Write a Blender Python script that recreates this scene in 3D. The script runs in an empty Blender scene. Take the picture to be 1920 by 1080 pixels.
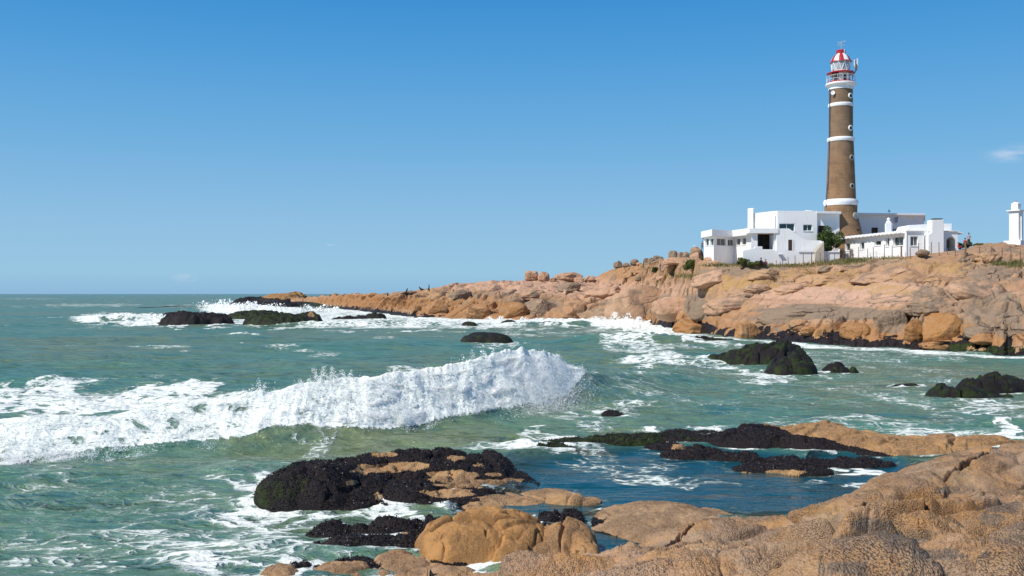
import bpy, bmesh, math, random
import numpy as np
from mathutils import Vector, Matrix

# ------------------------------------------------------------------ camera, sky, sun
scene = bpy.context.scene
FPX = 1867.0          # focal length in pixels of the 1920-wide photograph
EYE = 5.0
HZ = 551.0            # horizon row
cam_d = bpy.data.cameras.new("camera")
cam_d.sensor_width = 36.0
cam_d.lens = 36.0 * FPX / 1920.0
cam_d.shift_y = 11.0 / 1920.0
cam_d.clip_start = 0.1
cam_d.clip_end = 200000
cam = bpy.data.objects.new("camera", cam_d)
scene.collection.objects.link(cam)
cam.location = (0, 0, EYE)
cam.rotation_euler = (math.pi / 2, 0, 0)
scene.camera = cam
scene.view_settings.view_transform = 'Standard'
scene.view_settings.look = 'None'
scene.view_settings.gamma = 1.0
scene.view_settings.exposure = 0.0

SUN = Vector((-0.60, -0.34, 0.80)).normalized()     # towards the sun
world = bpy.data.worlds.new("World")
scene.world = world
world.use_nodes = True
wn, wl = world.node_tree.nodes, world.node_tree.links
wn.clear()
wout = wn.new('ShaderNodeOutputWorld')
wbg = wn.new('ShaderNodeBackground')
sky = wn.new('ShaderNodeTexSky')
sky.sky_type = 'NISHITA'
sky.sun_disc = False
sky.sun_elevation = math.asin(SUN.z)
sky.sun_rotation = math.atan2(SUN.x, SUN.y)
sky.altitude = 0
sky.air_density = 1.0
sky.dust_density = 0.6
sky.ozone_density = 1.6
wbg.inputs['Strength'].default_value = 0.1
gam = wn.new('ShaderNodeGamma'); gam.inputs['Gamma'].default_value = 1.0
hsv = wn.new('ShaderNodeHueSaturation'); hsv.inputs['Saturation'].default_value = 1.12
hsv.inputs['Hue'].default_value = 0.487
hsv.inputs['Value'].default_value = 1.0
wl.new(sky.outputs[0], hsv.inputs['Color'])
# clear deep blue overhead paling to a soft light blue at the horizon
tcs = wn.new('ShaderNodeTexCoord'); sxyz = wn.new('ShaderNodeSeparateXYZ'); wl.new(tcs.outputs['Generated'], sxyz.inputs[0])
ramp = wn.new('ShaderNodeValToRGB'); wl.new(sxyz.outputs['Z'], ramp.inputs[0])
el_ = ramp.color_ramp.elements
STOPS = [(0.0, (0.265, 0.490, 0.725)), (0.02, (0.305, 0.565, 0.775)), (0.075, (0.262, 0.515, 0.775)), (0.15, (0.155, 0.428, 0.745)), (0.23, (0.078, 0.340, 0.710)), (0.30, (0.034, 0.262, 0.645)), (0.55, (0.030, 0.150, 0.430)), (1.0, (0.018, 0.085, 0.280))]
el_[0].position = STOPS[0][0]; el_[0].color = (*STOPS[0][1], 1); el_[1].position = STOPS[-1][0]; el_[1].color = (*STOPS[-1][1], 1)
for p_, c_ in STOPS[1:-1]:
    e_ = el_.new(p_); e_.color = (*c_, 1)
rsc = wn.new('ShaderNodeVectorMath'); rsc.operation = 'SCALE'; rsc.inputs['Scale'].default_value = 10.0
wl.new(ramp.outputs[0], rsc.inputs[0])
skm = wn.new('ShaderNodeMixRGB'); skm.inputs[0].default_value = 0.93
wl.new(hsv.outputs[0], skm.inputs[1]); wl.new(rsc.outputs[0], skm.inputs[2])
# a thin wisp of cloud low in the sky on the right, a few fainter scraps near the horizon
tc = wn.new('ShaderNodeTexCoord')
def wisp(prev, direction, sx, sz, amount, seed):
    d = Vector(direction).normalized()
    sub = wn.new('ShaderNodeVectorMath'); sub.operation = 'SUBTRACT'; sub.inputs[1].default_value = d
    wl.new(tc.outputs['Generated'], sub.inputs[0])
    sc_ = wn.new('ShaderNodeVectorMath'); sc_.operation = 'MULTIPLY'; sc_.inputs[1].default_value = (1 / sx, 1 / sx, 1 / sz)
    wl.new(sub.outputs[0], sc_.inputs[0])
    ln = wn.new('ShaderNodeVectorMath'); ln.operation = 'LENGTH'; wl.new(sc_.outputs[0], ln.inputs[0])
    nz = wn.new('ShaderNodeTexNoise'); nz.inputs['Scale'].default_value = 1.3; nz.inputs['Detail'].default_value = 5
    off = wn.new('ShaderNodeVectorMath'); off.operation = 'ADD'; off.inputs[1].default_value = (seed, seed, seed)
    wl.new(sc_.outputs[0], off.inputs[0]); wl.new(off.outputs[0], nz.inputs['Vector'])
    mr = wn.new('ShaderNodeMapRange'); mr.inputs['From Min'].default_value = 1.0; mr.inputs['From Max'].default_value = 0.0
    mr.interpolation_type = 'SMOOTHSTEP'
    wl.new(ln.outputs['Value'], mr.inputs['Value'])
    mu = wn.new('ShaderNodeMath'); mu.operation = 'MULTIPLY'; wl.new(mr.outputs[0], mu.inputs[0])
    m2 = wn.new('ShaderNodeMapRange'); m2.inputs['From Min'].default_value = 0.38; m2.inputs['From Max'].default_value = 0.75
    wl.new(nz.outputs[0], m2.inputs['Value']); wl.new(m2.outputs[0], mu.inputs[1])
    m3 = wn.new('ShaderNodeMath'); m3.operation = 'MULTIPLY'; m3.inputs[1].default_value = amount; m3.use_clamp = True
    wl.new(mu.outputs[0], m3.inputs[0])
    mx = wn.new('ShaderNodeMixRGB'); wl.new(m3.outputs[0], mx.inputs[0]); wl.new(prev, mx.inputs[1])
    mx.inputs[2].default_value = (8.0, 8.3, 9.0, 1)
    return mx.outputs[0]
def pdir(xp, yp): return ((xp - 960) / FPX, 1.0, (HZ - yp) / FPX)
s_ = wisp(skm.outputs[0], pdir(1908, 287), 0.038, 0.0105, 0.8, 3.1)
s_ = wisp(s_, pdir(348, 521), 0.016, 0.006, 0.35, 7.7)
s_ = wisp(s_, pdir(620, 459), 0.012, 0.002, 0.25, 1.7)
wl.new(s_, wbg.inputs['Color'])
wl.new(wbg.outputs[0], wout.inputs['Surface'])

sun_d = bpy.data.lights.new("sun", 'SUN')
sun_d.energy = 5.0
sun_d.angle = math.radians(0.53)
sun_d.color = (1.0, 0.95, 0.87)
sun_o = bpy.data.objects.new("sun", sun_d)
scene.collection.objects.link(sun_o)
sun_o.rotation_euler = (-SUN).to_track_quat('-Z', 'Y').to_euler()

# ------------------------------------------------------------------ helpers
def tag(o, label=None, cat=None, group=None, kind=None):
    if label: o['label'] = label
    if cat: o['category'] = cat
    if group: o['group'] = group
    if kind: o['kind'] = kind
    return o

def link(o, parent=None):
    scene.collection.objects.link(o)
    if parent is not None: o.parent = parent
    return o

def at(xp, yp, d):
    """pixel + distance along the view axis -> point in the world"""
    return Vector(((xp - 960) / FPX * d, d, EYE + (HZ - yp) / FPX * d))

def sea_d(yp): return EYE * FPX / (yp - HZ)
def px(X, Y, Z): return 960 + X / Y * FPX, HZ - (Z - EYE) / Y * FPX

# ---- numpy noise
def _hash(ix, iy, s):
    n = (ix.astype(np.int64) * 374761393 + iy.astype(np.int64) * 668265263 + s * 974634777) & 0xffffffff
    n = ((n ^ (n >> 13)) * 1274126177) & 0xffffffff
    n = ((n ^ (n >> 15)) * 2246822519) & 0xffffffff
    return (n ^ (n >> 16)) & 0xffffffff
def rnd(ix, iy, s): return _hash(ix, iy, s) / 4294967296.0
def perlin(x, y, s=0):
    x = np.asarray(x, float); y = np.asarray(y, float)
    ix = np.floor(x); iy = np.floor(y); fx = x - ix; fy = y - iy
    u = fx * fx * fx * (fx * (fx * 6 - 15) + 10); v = fy * fy * fy * (fy * (fy * 6 - 15) + 10)
    def g(a, b):
        th = rnd(ix + a, iy + b, s) * 6.2831853
        return np.cos(th) * (fx - a) + np.sin(th) * (fy - b)
    a = g(0, 0); b = g(1, 0); c = g(0, 1); d = g(1, 1)
    return 1.5 * ((a * (1 - u) + b * u) * (1 - v) + (c * (1 - u) + d * u) * v)
def fbm(x, y, s=0, o=4, g=0.5, lac=2.03):
    t = 0; a = 1
    for i in range(o):
        t = t + a * perlin(x, y, s + i * 17); x = x * lac + 3.1; y = y * lac - 1.7; a *= g
    return t
def worley(x, y, s=0, jit=0.9):
    x = np.asarray(x, float); y = np.asarray(y, float)
    ix = np.floor(x); iy = np.floor(y)
    f1 = np.full(x.shape, 9.0); f2 = f1.copy(); idv = np.zeros(x.shape); dx = np.zeros(x.shape); dy = np.zeros(x.shape)
    for a in (-1, 0, 1):
        for b in (-1, 0, 1):
            cx = ix + a; cy = iy + b
            ddx = x - (cx + 0.5 + jit * (rnd(cx, cy, s) - 0.5)); ddy = y - (cy + 0.5 + jit * (rnd(cx, cy, s + 91) - 0.5))
            d = np.sqrt(ddx * ddx + ddy * ddy)
            near = d < f1
            f2 = np.where(near, f1, np.minimum(f2, d))
            idv = np.where(near, rnd(cx, cy, s + 173), idv)
            dx = np.where(near, ddx, dx); dy = np.where(near, ddy, dy)
            f1 = np.where(near, d, f1)
    return f1, f2, idv, dx, dy
def sstep(a, b, x):
    t = np.clip((x - a) / (b - a), 0, 1); return t * t * (3 - 2 * t)
def blur(a, n, axis):
    if n < 1: return a
    k = np.exp(-np.linspace(-2, 2, 2 * n + 1) ** 2); k /= k.sum()
    p = [(0, 0)] * a.ndim; p[axis] = (n, n)
    b = np.pad(a, p, mode='edge')
    return np.apply_along_axis(lambda m: np.convolve(m, k, 'valid'), axis, b)
def rock_noise(x, y, layers, s=0, ang=0.35, an=0.6):
    """fractured granite: domed, tilted blocks with creases between them"""
    h = 0
    ca, sa = math.cos(ang), math.sin(ang)
    for i, (sc, amp) in enumerate(layers):
        u = (x * ca + y * sa) / sc * an; v = (-x * sa + y * ca) / sc
        wx = u + 0.38 * fbm(u * 0.8, v * 0.8, s + 5 * i, 2, .4); wy = v + 0.38 * fbm(u * 0.8 + 9, v * 0.8, s + 5 * i + 2, 2, .4)
        f1, f2, idv, dx, dy = worley(wx, wy, s + 31 * i)
        g = np.clip((f2 - f1) / 0.55, 0, 1)
        pil = np.sqrt(1 - (1 - g) ** 2 + 1e-6)
        th = idv * 40.0
        tilt = (np.cos(th) * dx + np.sin(th) * dy) * 1.3
        hh = ((idv * 7.13) % 1 - 0.5) * 0.8 + tilt
        h = h + amp * (hh * sstep(0, .14, f2 - f1) + 0.85 * (pil - 0.78) - 0.45 * (1 - sstep(0, .1, f2 - f1)))
    return h
def spots(xp, yp, lst, warp=False):
    """soft union of ellipses (cx, cy, rx, ry, value[, slope])"""
    r = np.zeros(np.shape(xp))
    for t in lst:
        cx, cy, rx, ry, v = t[:5]; k = t[5] if len(t) > 5 else 0
        m = (np.abs(xp - cx) < 1.9 * rx) & (np.abs(yp - cy - k * (xp - cx)) < 1.9 * ry)
        if not m.any(): continue
        uu = (xp[m] - cx) / rx; vv = (yp[m] - cy - k * (xp[m] - cx)) / ry
        if warp:
            w1 = 0.33 * fbm(uu * 1.1 + cx, vv * 1.1 + cy, 7, 4, .55); w2 = 0.33 * fbm(uu * 1.1 + cx + 5, vv * 1.1 + cy, 8, 4, .55); uu = uu + w1; vv = vv + w2
        r[m] = np.maximum(r[m], v * (1 - sstep(0.45, 1.25, uu ** 2 + vv ** 2)))
    return r

# ---- mesh makers
def mesh_np(name, co, quads, attrs=None, mat=None, parent=None, smooth=True):
    me = bpy.data.meshes.new(name)
    co = np.ascontiguousarray(co, dtype=np.float32); quads = np.ascontiguousarray(quads, dtype=np.int32)
    n = quads.shape[1]
    me.vertices.add(len(co)); me.vertices.foreach_set('co', co.ravel())
    me.loops.add(quads.size); me.loops.foreach_set('vertex_index', quads.ravel())
    me.polygons.add(len(quads)); me.polygons.foreach_set('loop_start', np.arange(0, quads.size, n, dtype=np.int32))
    me.update(calc_edges=True)
    me.polygons.foreach_set('use_smooth', np.full(len(quads), smooth, dtype=bool))
    for k, v in (attrs or {}).items():
        a = me.attributes.new(k, 'FLOAT', 'POINT'); a.data.foreach_set('value', np.ascontiguousarray(v, dtype=np.float32).ravel())
    me.update()
    o = bpy.data.objects.new(name, me)
    if mat: me.materials.append(mat)
    return link(o, parent)
def grid_quads(R, C, keep=None):
    i = np.arange(R * C).reshape(R, C)
    q = np.stack([i[:-1, :-1], i[:-1, 1:], i[1:, 1:], i[1:, :-1]], -1).reshape(-1, 4)
    if keep is not None: q = q[keep.reshape(-1)]
    return q
def grid_obj(name, X, Y, Z, attrs=None, mat=None, parent=None, keep=None):
    R, C = X.shape
    q = grid_quads(R, C, keep)
    co = np.stack([X, Y, Z], -1).reshape(-1, 3)
    if keep is not None:
        used = np.unique(q); re = np.full(R * C, -1, np.int64); re[used] = np.arange(len(used))
        q = re[q]; co = co[used]
        attrs = {k: np.asarray(v).ravel()[used] for k, v in (attrs or {}).items()}
    return mesh_np(name, co, q, attrs, mat, parent)

# ------------------------------------------------------------------ materials
class NT:
    def __init__(self, name):
        self.m = bpy.data.materials.new(name); self.m.use_nodes = True
        self.t = self.m.node_tree; self.t.nodes.clear()
        self.out = self.t.nodes.new('ShaderNodeOutputMaterial')
    def n(self, kind, **kw):
        x = self.t.nodes.new(kind)
        for k, v in kw.items():
            if hasattr(x, k): setattr(x, k, v)
        return x
    def l(self, a, b): self.t.links.new(a, b)
    def attr(self, name):
        a = self.n('ShaderNodeAttribute'); a.attribute_name = name; return a.outputs['Fac']
    def math(self, op, a, b=None, clamp=False):
        x = self.n('ShaderNodeMath'); x.operation = op; x.use_clamp = clamp
        for i, v in enumerate((a, b)):
            if v is None: continue
            if isinstance(v, (int, float)): x.inputs[i].default_value = v
            else: self.l(v, x.inputs[i])
        return x.outputs[0]
    def mix(self, f, a, b, mode='MIX'):
        x = self.n('ShaderNodeMixRGB'); x.blend_type = mode
        for i, v in enumerate((f, a, b)):
            if isinstance(v, (int, float)): x.inputs[i].default_value = v
            elif isinstance(v, tuple): x.inputs[i].default_value = (*v, 1) if len(v) == 3 else v
            else: self.l(v, x.inputs[i])
        return x.outputs[0]
    def noise(self, vec, scale, detail=4, rough=0.55, dist=0.0):
        x = self.n('ShaderNodeTexNoise'); x.inputs['Scale'].default_value = scale; x.inputs['Detail'].default_value = detail
        x.inputs['Roughness'].default_value = rough; x.inputs['Distortion'].default_value = dist
        if vec is not None: self.l(vec, x.inputs['Vector'])
        return x.outputs[0]
    def rng(self, v, a, b, c=0.0, d=1.0, smooth=True):
        x = self.n('ShaderNodeMapRange'); x.interpolation_type = 'SMOOTHSTEP' if smooth else 'LINEAR'
        for i, q in enumerate((a, b, c, d)): 
            if isinstance(q, (int, float)): x.inputs[i + 1].default_value = q
            else: self.l(q, x.inputs[i + 1])
        self.l(v, x.inputs[0]); return x.outputs[0]
    def pos(self, scale=(1, 1, 1)):
        g = self.n('ShaderNodeNewGeometry'); m = self.n('ShaderNodeVectorMath'); m.operation = 'MULTIPLY'
        m.inputs[1].default_value = scale; self.l(g.outputs['Position'], m.inputs[0]); return m.outputs[0]
    def bump(self, h, strength, dist, prev=None):
        b = self.n('ShaderNodeBump'); b.inputs['Strength'].default_value = strength; b.inputs['Distance'].default_value = dist
        self.l(h, b.inputs['Height'])
        if prev is not None: self.l(prev, b.inputs['Normal'])
        return b.outputs[0]
    def bsdf(self, color, rough=0.6, normal=None, spec=0.5, ior=None, metal=0.0):
        p = self.n('ShaderNodeBsdfPrincipled')
        for k, v in (('Base Color', color), ('Roughness', rough), ('Specular IOR Level', spec), ('Metallic', metal)):
            if isinstance(v, (int, float)): p.inputs[k].default_value = v
            elif isinstance(v, tuple): p.inputs[k].default_value = (*v, 1)
            else: self.l(v, p.inputs[k])
        if ior: p.inputs['IOR'].default_value = ior
        if normal is not None: self.l(normal, p.inputs['Normal'])
        return p
    def done(self, sh): self.l(sh.outputs[0], self.out.inputs['Surface']); return self.m

def simple_mat(name, col, rough=0.6, vary=0.12, scale=3.0, bump=0.0, spec=0.3, metal=0.0):
    t = NT(name); p = t.pos()
    n1 = t.noise(p, scale, 5)
    c = t.mix(n1, tuple(x * (1 - vary) for x in col), tuple(min(1, x * (1 + vary)) for x in col))
    nm = t.bump(t.noise(p, scale * 6, 3), bump, 0.02) if bump else None
    return t.done(t.bsdf(c, rough, nm, spec, metal=metal))

def rock_mat(name, fine, near, tan=(0.45, 0.285, 0.17), orange=(0.35, 0.165, 0.058), brown=(0.24, 0.135, 0.07)):
    """granite. fine = grain scale (1/m). Attributes: grey ochre pink orange mussel weed (0..1) are surface cover; mussel also holds painted shade on rock_ledge."""
    t = NT(name); p = t.pos()
    big = t.noise(p, 0.12 if not near else 0.5, 4, 0.6)
    mid = t.noise(p, 0.7 if not near else 2.2, 5, 0.62)
    gr = t.noise(p, fine, 5, 0.7)
    c = t.mix(t.rng(big, 0.35, 0.65), tan, tuple(a * b for a, b in zip(tan, (0.90, 0.86, 0.86))))
    c = t.mix(t.rng(mid, 0.46, 0.72, 0, .9), c, brown)
    c = t.mix(t.math('MULTIPLY', t.attr('pink'), 0.9), c, (0.60, 0.385, 0.275))
    f = t.math('MULTIPLY', t.attr('orange'), t.rng(mid, 0.25, 0.6, 0.7, 1.0))
    c = t.mix(f, c, orange)
    f = t.math('MULTIPLY', t.attr('ochre'), t.rng(t.noise(p, 0.5 if not near else 3.0, 4), 0.35, 0.6), True)
    c = t.mix(t.math('MULTIPLY', f, .7), c, (0.42, 0.255, 0.085))
    f = t.rng(t.math('ADD', t.attr('grey'), t.math('MULTIPLY', t.math('SUBTRACT', mid, 0.5), 1.6)), 0.35, 0.75)
    c = t.mix(t.math('MULTIPLY', f, 0.85), c, (0.175, 0.132, 0.098) if near else (0.245, 0.185, 0.132))
    if not near:      # joints: thin weathered lines through the slabs
        jn = t.n('ShaderNodeTexNoise'); jn.inputs['Scale'].default_value = .35; jn.inputs['Detail'].default_value = 4; t.l(p, jn.inputs['Vector'])
        js = t.n('ShaderNodeVectorMath'); js.operation = 'SCALE'; js.inputs['Scale'].default_value = 2.6; t.l(jn.outputs['Color'], js.inputs[0])
        ja = t.n('ShaderNodeVectorMath'); ja.operation = 'ADD'; t.l(t.pos((.75, .9, 1.5)), ja.inputs[0]); t.l(js.outputs[0], ja.inputs[1])
        jv = t.n('ShaderNodeTexVoronoi'); jv.feature = 'DISTANCE_TO_EDGE'; jv.inputs['Scale'].default_value = .30; t.l(ja.outputs[0], jv.inputs['Vector'])
        joint = t.math('MULTIPLY', t.rng(jv.outputs[0], .045, .0), t.rng(t.noise(p, .13, 3), .50, .62))
        c = t.mix(t.math('MULTIPLY', joint, .38), c, (.075, .05, .035))
    # grains and small stains
    if near:
        v = t.n('ShaderNodeTexVoronoi'); v.inputs['Scale'].default_value = fine * 1.9; t.l(t.pos((1, .6, 1)), v.inputs['Vector'])
        vb = v.outputs['Distance']
        crust = t.noise(p, 1.3, 4, .6)
        gap = t.math('MULTIPLY', t.rng(vb, 0.42, 0.72), t.rng(crust, .38, .6, .12, .80))
        c = t.mix(gap, c, (0.055, 0.038, 0.028))
        c = t.mix(t.rng(gr, 0.32, 0.52, 0.45, 0.0), c, (0.13, 0.085, 0.055))
        sepv = t.n('ShaderNodeSeparateXYZ'); t.l(v.outputs['Color'], sepv.inputs[0])
        c = t.mix(t.rng(sepv.outputs[0], 0.6, 1.0, 0.0, 0.22), c, (0.55, 0.44, 0.32))
    else:
        c = t.mix(t.rng(gr, 0.30, 0.5, 0.38, 0.0), c, (0.12, 0.085, 0.06))
        c = t.mix(t.rng(gr, 0.56, 0.75, 0.0, 0.25), c, (0.58, 0.46, 0.35))
    # mussels / weed
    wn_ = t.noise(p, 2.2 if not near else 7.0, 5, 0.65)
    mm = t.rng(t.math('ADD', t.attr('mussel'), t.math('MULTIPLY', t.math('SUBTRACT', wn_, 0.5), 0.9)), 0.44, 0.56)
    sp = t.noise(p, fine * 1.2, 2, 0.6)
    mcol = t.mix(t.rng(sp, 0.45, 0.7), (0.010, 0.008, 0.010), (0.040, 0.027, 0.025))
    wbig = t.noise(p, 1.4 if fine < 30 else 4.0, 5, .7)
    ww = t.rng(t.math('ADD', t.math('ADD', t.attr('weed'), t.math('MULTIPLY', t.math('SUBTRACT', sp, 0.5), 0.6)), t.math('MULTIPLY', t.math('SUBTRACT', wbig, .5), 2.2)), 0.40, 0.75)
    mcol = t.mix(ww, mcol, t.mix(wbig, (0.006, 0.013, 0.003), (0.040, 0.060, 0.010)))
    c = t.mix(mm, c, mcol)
    rough = t.rng(mm, 0, 1, 0.88, 0.62, False)
    b = t.bump(t.noise(p, 1.6 if not near else 5.0, 6, 0.65), 0.7, 0.35 if not near else 0.06)
    if near:
        b = t.bump(t.math('MULTIPLY', t.math('SUBTRACT', 1.0, vb), t.rng(crust, .38, .6, .35, 1)), 0.9, 0.016, b)
        b = t.bump(gr, 0.5, 0.015, b)
    else:
        b = t.bump(gr, 0.6, 0.05, b); b = t.bump(t.math('SUBTRACT', 1.0, joint), .8, .25, b)
    b = t.bump(t.math('MULTIPLY', sp, mm), 1.0, 0.05, b)
    return t.done(t.bsdf(c, rough, b, t.rng(mm, 0, 1, 0.2, 0.22, False)))

M_head = rock_mat('headland_granite', 5.0, False)
M_near = rock_mat('barnacled_granite', 42.0, True, tan=(0.395, 0.270, 0.170), orange=(0.45, 0.225, 0.072), brown=(0.25, 0.155, 0.088))
M_mid = rock_mat('tidal_granite', 24.0, True, tan=(0.43, 0.27, 0.135), orange=(0.38, 0.19, 0.06), brown=(0.26, 0.155, 0.08))
# ------------------------------------------------------------------ headland
# per photo column: waterline row, then (row, depth) for two mid lines and the ridge, behaviour behind
PROF = [
 (560, 574, (569, 414), (563, 417), (560, 420)),
 (590, 576, (570, 378), (562, 382), (556, 388)),
 (625, 578, (572, 350), (563, 353), (553, 358)),
 (650, 581, (572, 322), (561, 328), (552, 336)),
 (700, 587, (574, 272), (562, 283), (550.5, 300)),
 (740, 592, (575, 238), (561, 252), (549, 275)),
 (780, 598, (577, 209), (558, 225), (545, 255)),
 (850, 600, (578, 200), (554, 216), (534, 246)),
 (925, 602, (578, 190), (549, 206), (526, 236)),
 (980, 603, (577, 188), (547, 203), (525, 232)),
 (1060, 604, (578, 184), (549, 200), (523, 228)),
 (1120, 605, (575, 182), (547, 200), (519, 226)),
 (1150, 606, (575, 178), (546, 197), (502, 222)),
 (1200, 610, (585, 163), (545, 184), (494, 212)),
 (1260, 620, (595, 138), (548, 152), (490, 170)),
 (1310, 628, (602, 122), (548, 127), (489, 131.5)),
 (1338, 632, (605, 117), (551, 123), (492, 128.6)),
 (1360, 636, (608, 113), (552, 120.5), (494, 127.5)),
 (1400, 641, (612, 108.5), (556, 118), (498, 125)),
 (1500, 647, (612, 101), (562, 112), (494, 124.5)),
 (1600, 652, (606, 96.5), (562, 107), (487, 123.5)),
 (1700, 656, (604, 93), (552, 102), (480, 114.5)),
 (1800, 662, (602, 87.5), (545, 96), (468, 114.5)),
 (1860, 665, (605, 84.5), (540, 94), (458, 118)),
 (1920, 668, (608, 82), (536, 91), (461, 119)),
 (2050, 674, (612, 79), (530, 87), (462, 115)),
 (2300, 685, (615, 75), (525, 83), (465, 112)),
]
kx = np.array([p[0] for p in PROF], float)
def col(f): return np.array([f(p) for p in PROF], float)
shoreD = col(lambda p: sea_d(p[1]))
aD = col(lambda p: p[2][1]); aZ = col(lambda p: EYE + (HZ - p[2][0]) / FPX * p[2][1])
bD = col(lambda p: p[3][1]); bZ = col(lambda p: EYE + (HZ - p[3][0]) / FPX * p[3][1])
rD = col(lambda p: p[4][1]); rZ = col(lambda p: EYE + (HZ - p[4][0]) / FPX * p[4][1])
xs = np.concatenate([np.arange(545, 1960, 1.15), np.arange(1960, 2300, 3.0)])
C = len(xs)
def ip(a): return np.interp(xs, kx, a)
wig = 1.6 * perlin(xs / 37.0, xs * 0, 5) + 0.8 * perlin(xs / 13.0, xs * 0, 8)
sD, A_, B_, R_ = ip(shoreD), ip(aD), ip(bD), ip(rD)
endf = sstep(545, 585, xs)
tail = sstep(1215, 1290, xs)
knD = [sD - 3.0, sD + wig * 0.6, A_ + wig * .5, B_, R_, R_ + 6, R_ + 28, R_ + 75]
knZ = [np.full(C, -1.6), np.full(C, -0.1), ip(aZ), ip(bZ), ip(rZ), ip(rZ) * (0.93 + 0.07 * tail), ip(rZ) * (0.1 + 0.85 * tail), -3 + 0 * xs]
nR = [10, 85, 115, 150, 14, 14, 12]
D = []; Z0 = []
for k, n in enumerate(nR):
    t = np.linspace(0, 1, n, endpoint=(k == len(nR) - 1))[:, None]
    D.append(knD[k] * (1 - t) + knD[k + 1] * t)
    tz = t if k else t
    Z0.append(knZ[k] * (1 - tz) + knZ[k + 1] * tz)
D = np.vstack(D); Z0 = np.vstack(Z0)
Z0 = blur(blur(Z0, 9, 0), 6, 1)
XP = np.broadcast_to(xs, D.shape)
HXg = (XP - 960) / FPX * D; HYg = D
yp0 = HZ - (Z0 - EYE) / D * FPX
U, V = HXg, HYg
n_big = rock_noise(U, V, [(11, 1.3), (5.0, 0.95)], 11, 0.45, 0.5)
n_mid = rock_noise(U, V, [(2.4, 0.27)], 41, 0.6, 0.5) + 0.12 * rock_noise(U, V, [(1.1, 1.0)], 45, 0.6, 0.6) * sstep(-.2, .4, fbm(U * .1, V * .1, 46, 3))
n_fin = fbm(U * 1.0, V * 1.0, 77, 3, 0.5) * 0.05
# calm zones: the pink slab, the whaleback slab, around the buildings
calm = spots(XP, yp0, [(1590, 550, 190, 32, 0.97), (1200, 565, 85, 26, .8), (1450, 555, 110, 22, .7), (1560, 588, 150, 14, .7), (1620, 520, 160, 14, .6), (1000, 522, 160, 14, .5),
                       (1500, 492, 140, 10, .5), (1750, 515, 130, 20, .3), (1150, 590, 70, 10, .6)])
rough_ = spots(XP, yp0, [(870, 575, 140, 26, .5), (1650, 625, 260, 28, .55), (1830, 590, 130, 40, .6), (1250, 500, 70, 25, .2)])
amp = (1 - calm) * (0.62 + rough_)
h_env = sstep(-0.8, 1.2, Z0) * (0.35 + 0.65 * sstep(0, 3, Z0))
depthfac = np.clip(D / 130.0, 0.75, 1.3)
skyfade = 1 - 0.55 * sstep(0.0, 1.0, 1 - np.abs(D - ip(rD)) / 8.0)
flatb = 1 - 0.85 * sstep(1300, 1340, XP) * (1 - sstep(1800, 1830, XP)) * sstep(-4, 0, D - R_) * (1 - sstep(20, 30, D - R_))
Zh = Z0 + h_env * flatb * skyfade * (n_big * 0.85 * amp * depthfac + n_mid * (0.35 + 0.65 * amp) + n_fin) 
# the crease pattern of steep joints at the far right
jt = np.abs(np.sin((HXg * 0.75 - HYg * 0.16 + 1.2 * fbm(HXg * .15, HYg * .15, 3, 3)) * 1.15))
Zh = Zh - spots(XP, yp0, [(1865, 575, 80, 34, 1.0)]) * (1 - sstep(0, 0.35, jt)) * 0.4
# ledges: the slabs step up the slope, each riser a little undercut
tn = 0.9 * fbm(U * .09, V * .09, 500, 4, .55) + .25 * fbm(U * .6, V * .6, 501, 2)
for sp_, wgt in ((1.9, .62), (0.8, .32)):
    q_ = (Zh + tn * 1.3 + .06 * U) / sp_; fl = np.floor(q_); fr = q_ - fl
    st_ = (fl + sstep(.30, .62, fr) * .86 + .14 * fr - q_) * sp_
    patchy = sstep(-.25, .2, fbm(U * .11 + sp_ * 9, V * .11, 510, 3))
    Zh = Zh + st_ * wgt * patchy * sstep(0.6, 2.2, Z0) * (1 - .75 * calm) * np.clip(flatb, .0, 1) * skyfade
Zh = np.where(D > R_ + 40, Z0, Zh)
HZg = Zh
xpv, ypv = px(HXg, HYg, HZg)
nn = fbm(U * .35, V * .35, 60, 4)
tide = 0.34 + 0.52 * sstep(1150, 1400, XP) + 0.5 * spots(XP, yp0, [(700, 585, 130, 18, 1), (1270, 610, 70, 20, 1.0)])
mussel = 1 - sstep(tide * 0.8, tide * 1.5, HZg + 0.9 * fbm(U * 0.5, V * 0.5, 9, 5, .65))
mussel = np.maximum(mussel, spots(xpv, ypv, [(560, 578, 60, 14, 1), (620, 586, 50, 13, .9), (700, 590, 70, 8, .85), (905, 590, 40, 10, .6), (1290, 616, 60, 14, .9), (1440, 640, 60, 9, .8)]))
mussel = mussel * (1 - spots(xpv, ypv, [(1000, 600, 190, 14, .9), (1145, 598, 60, 16, .9)]))
grey = np.maximum(spots(xpv, ypv, [(1570, 586, 160, 14, 1.0, .05), (1200, 568, 80, 26, .85, -.1), (1310, 575, 40, 26, .8), (1690, 605, 60, 25, .7), (1770, 560, 60, 30, .8), (1860, 585, 90, 45, .75), (1000, 572, 70, 13, .7),
                              (930, 555, 60, 12, .5), (1880, 505, 90, 25, .65), (1650, 493, 80, 10, .6), (1390, 508, 90, 10, .8), (1270, 478, 60, 12, .7), (1450, 600, 60, 14, .6), (1100, 590, 60, 12, .6), (1420, 545, 40, 9, .6), (1830, 472, 60, 9, .5)], True), 0.28 + 0.32 * nn)
ochre = spots(xpv, ypv, [(1500, 520, 190, 16, .9), (1640, 540, 150, 12, .9, .1), (1370, 528, 70, 16, 1, -.2), (1420, 535, 60, 12, .9), (1780, 500, 60, 14, .8), (1180, 500, 50, 14, .3), (1500, 628, 90, 14, .6), (1280, 512, 50, 12, .5), (1700, 492, 40, 10, .5), (830, 560, 60, 12, .4)], True)
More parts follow.
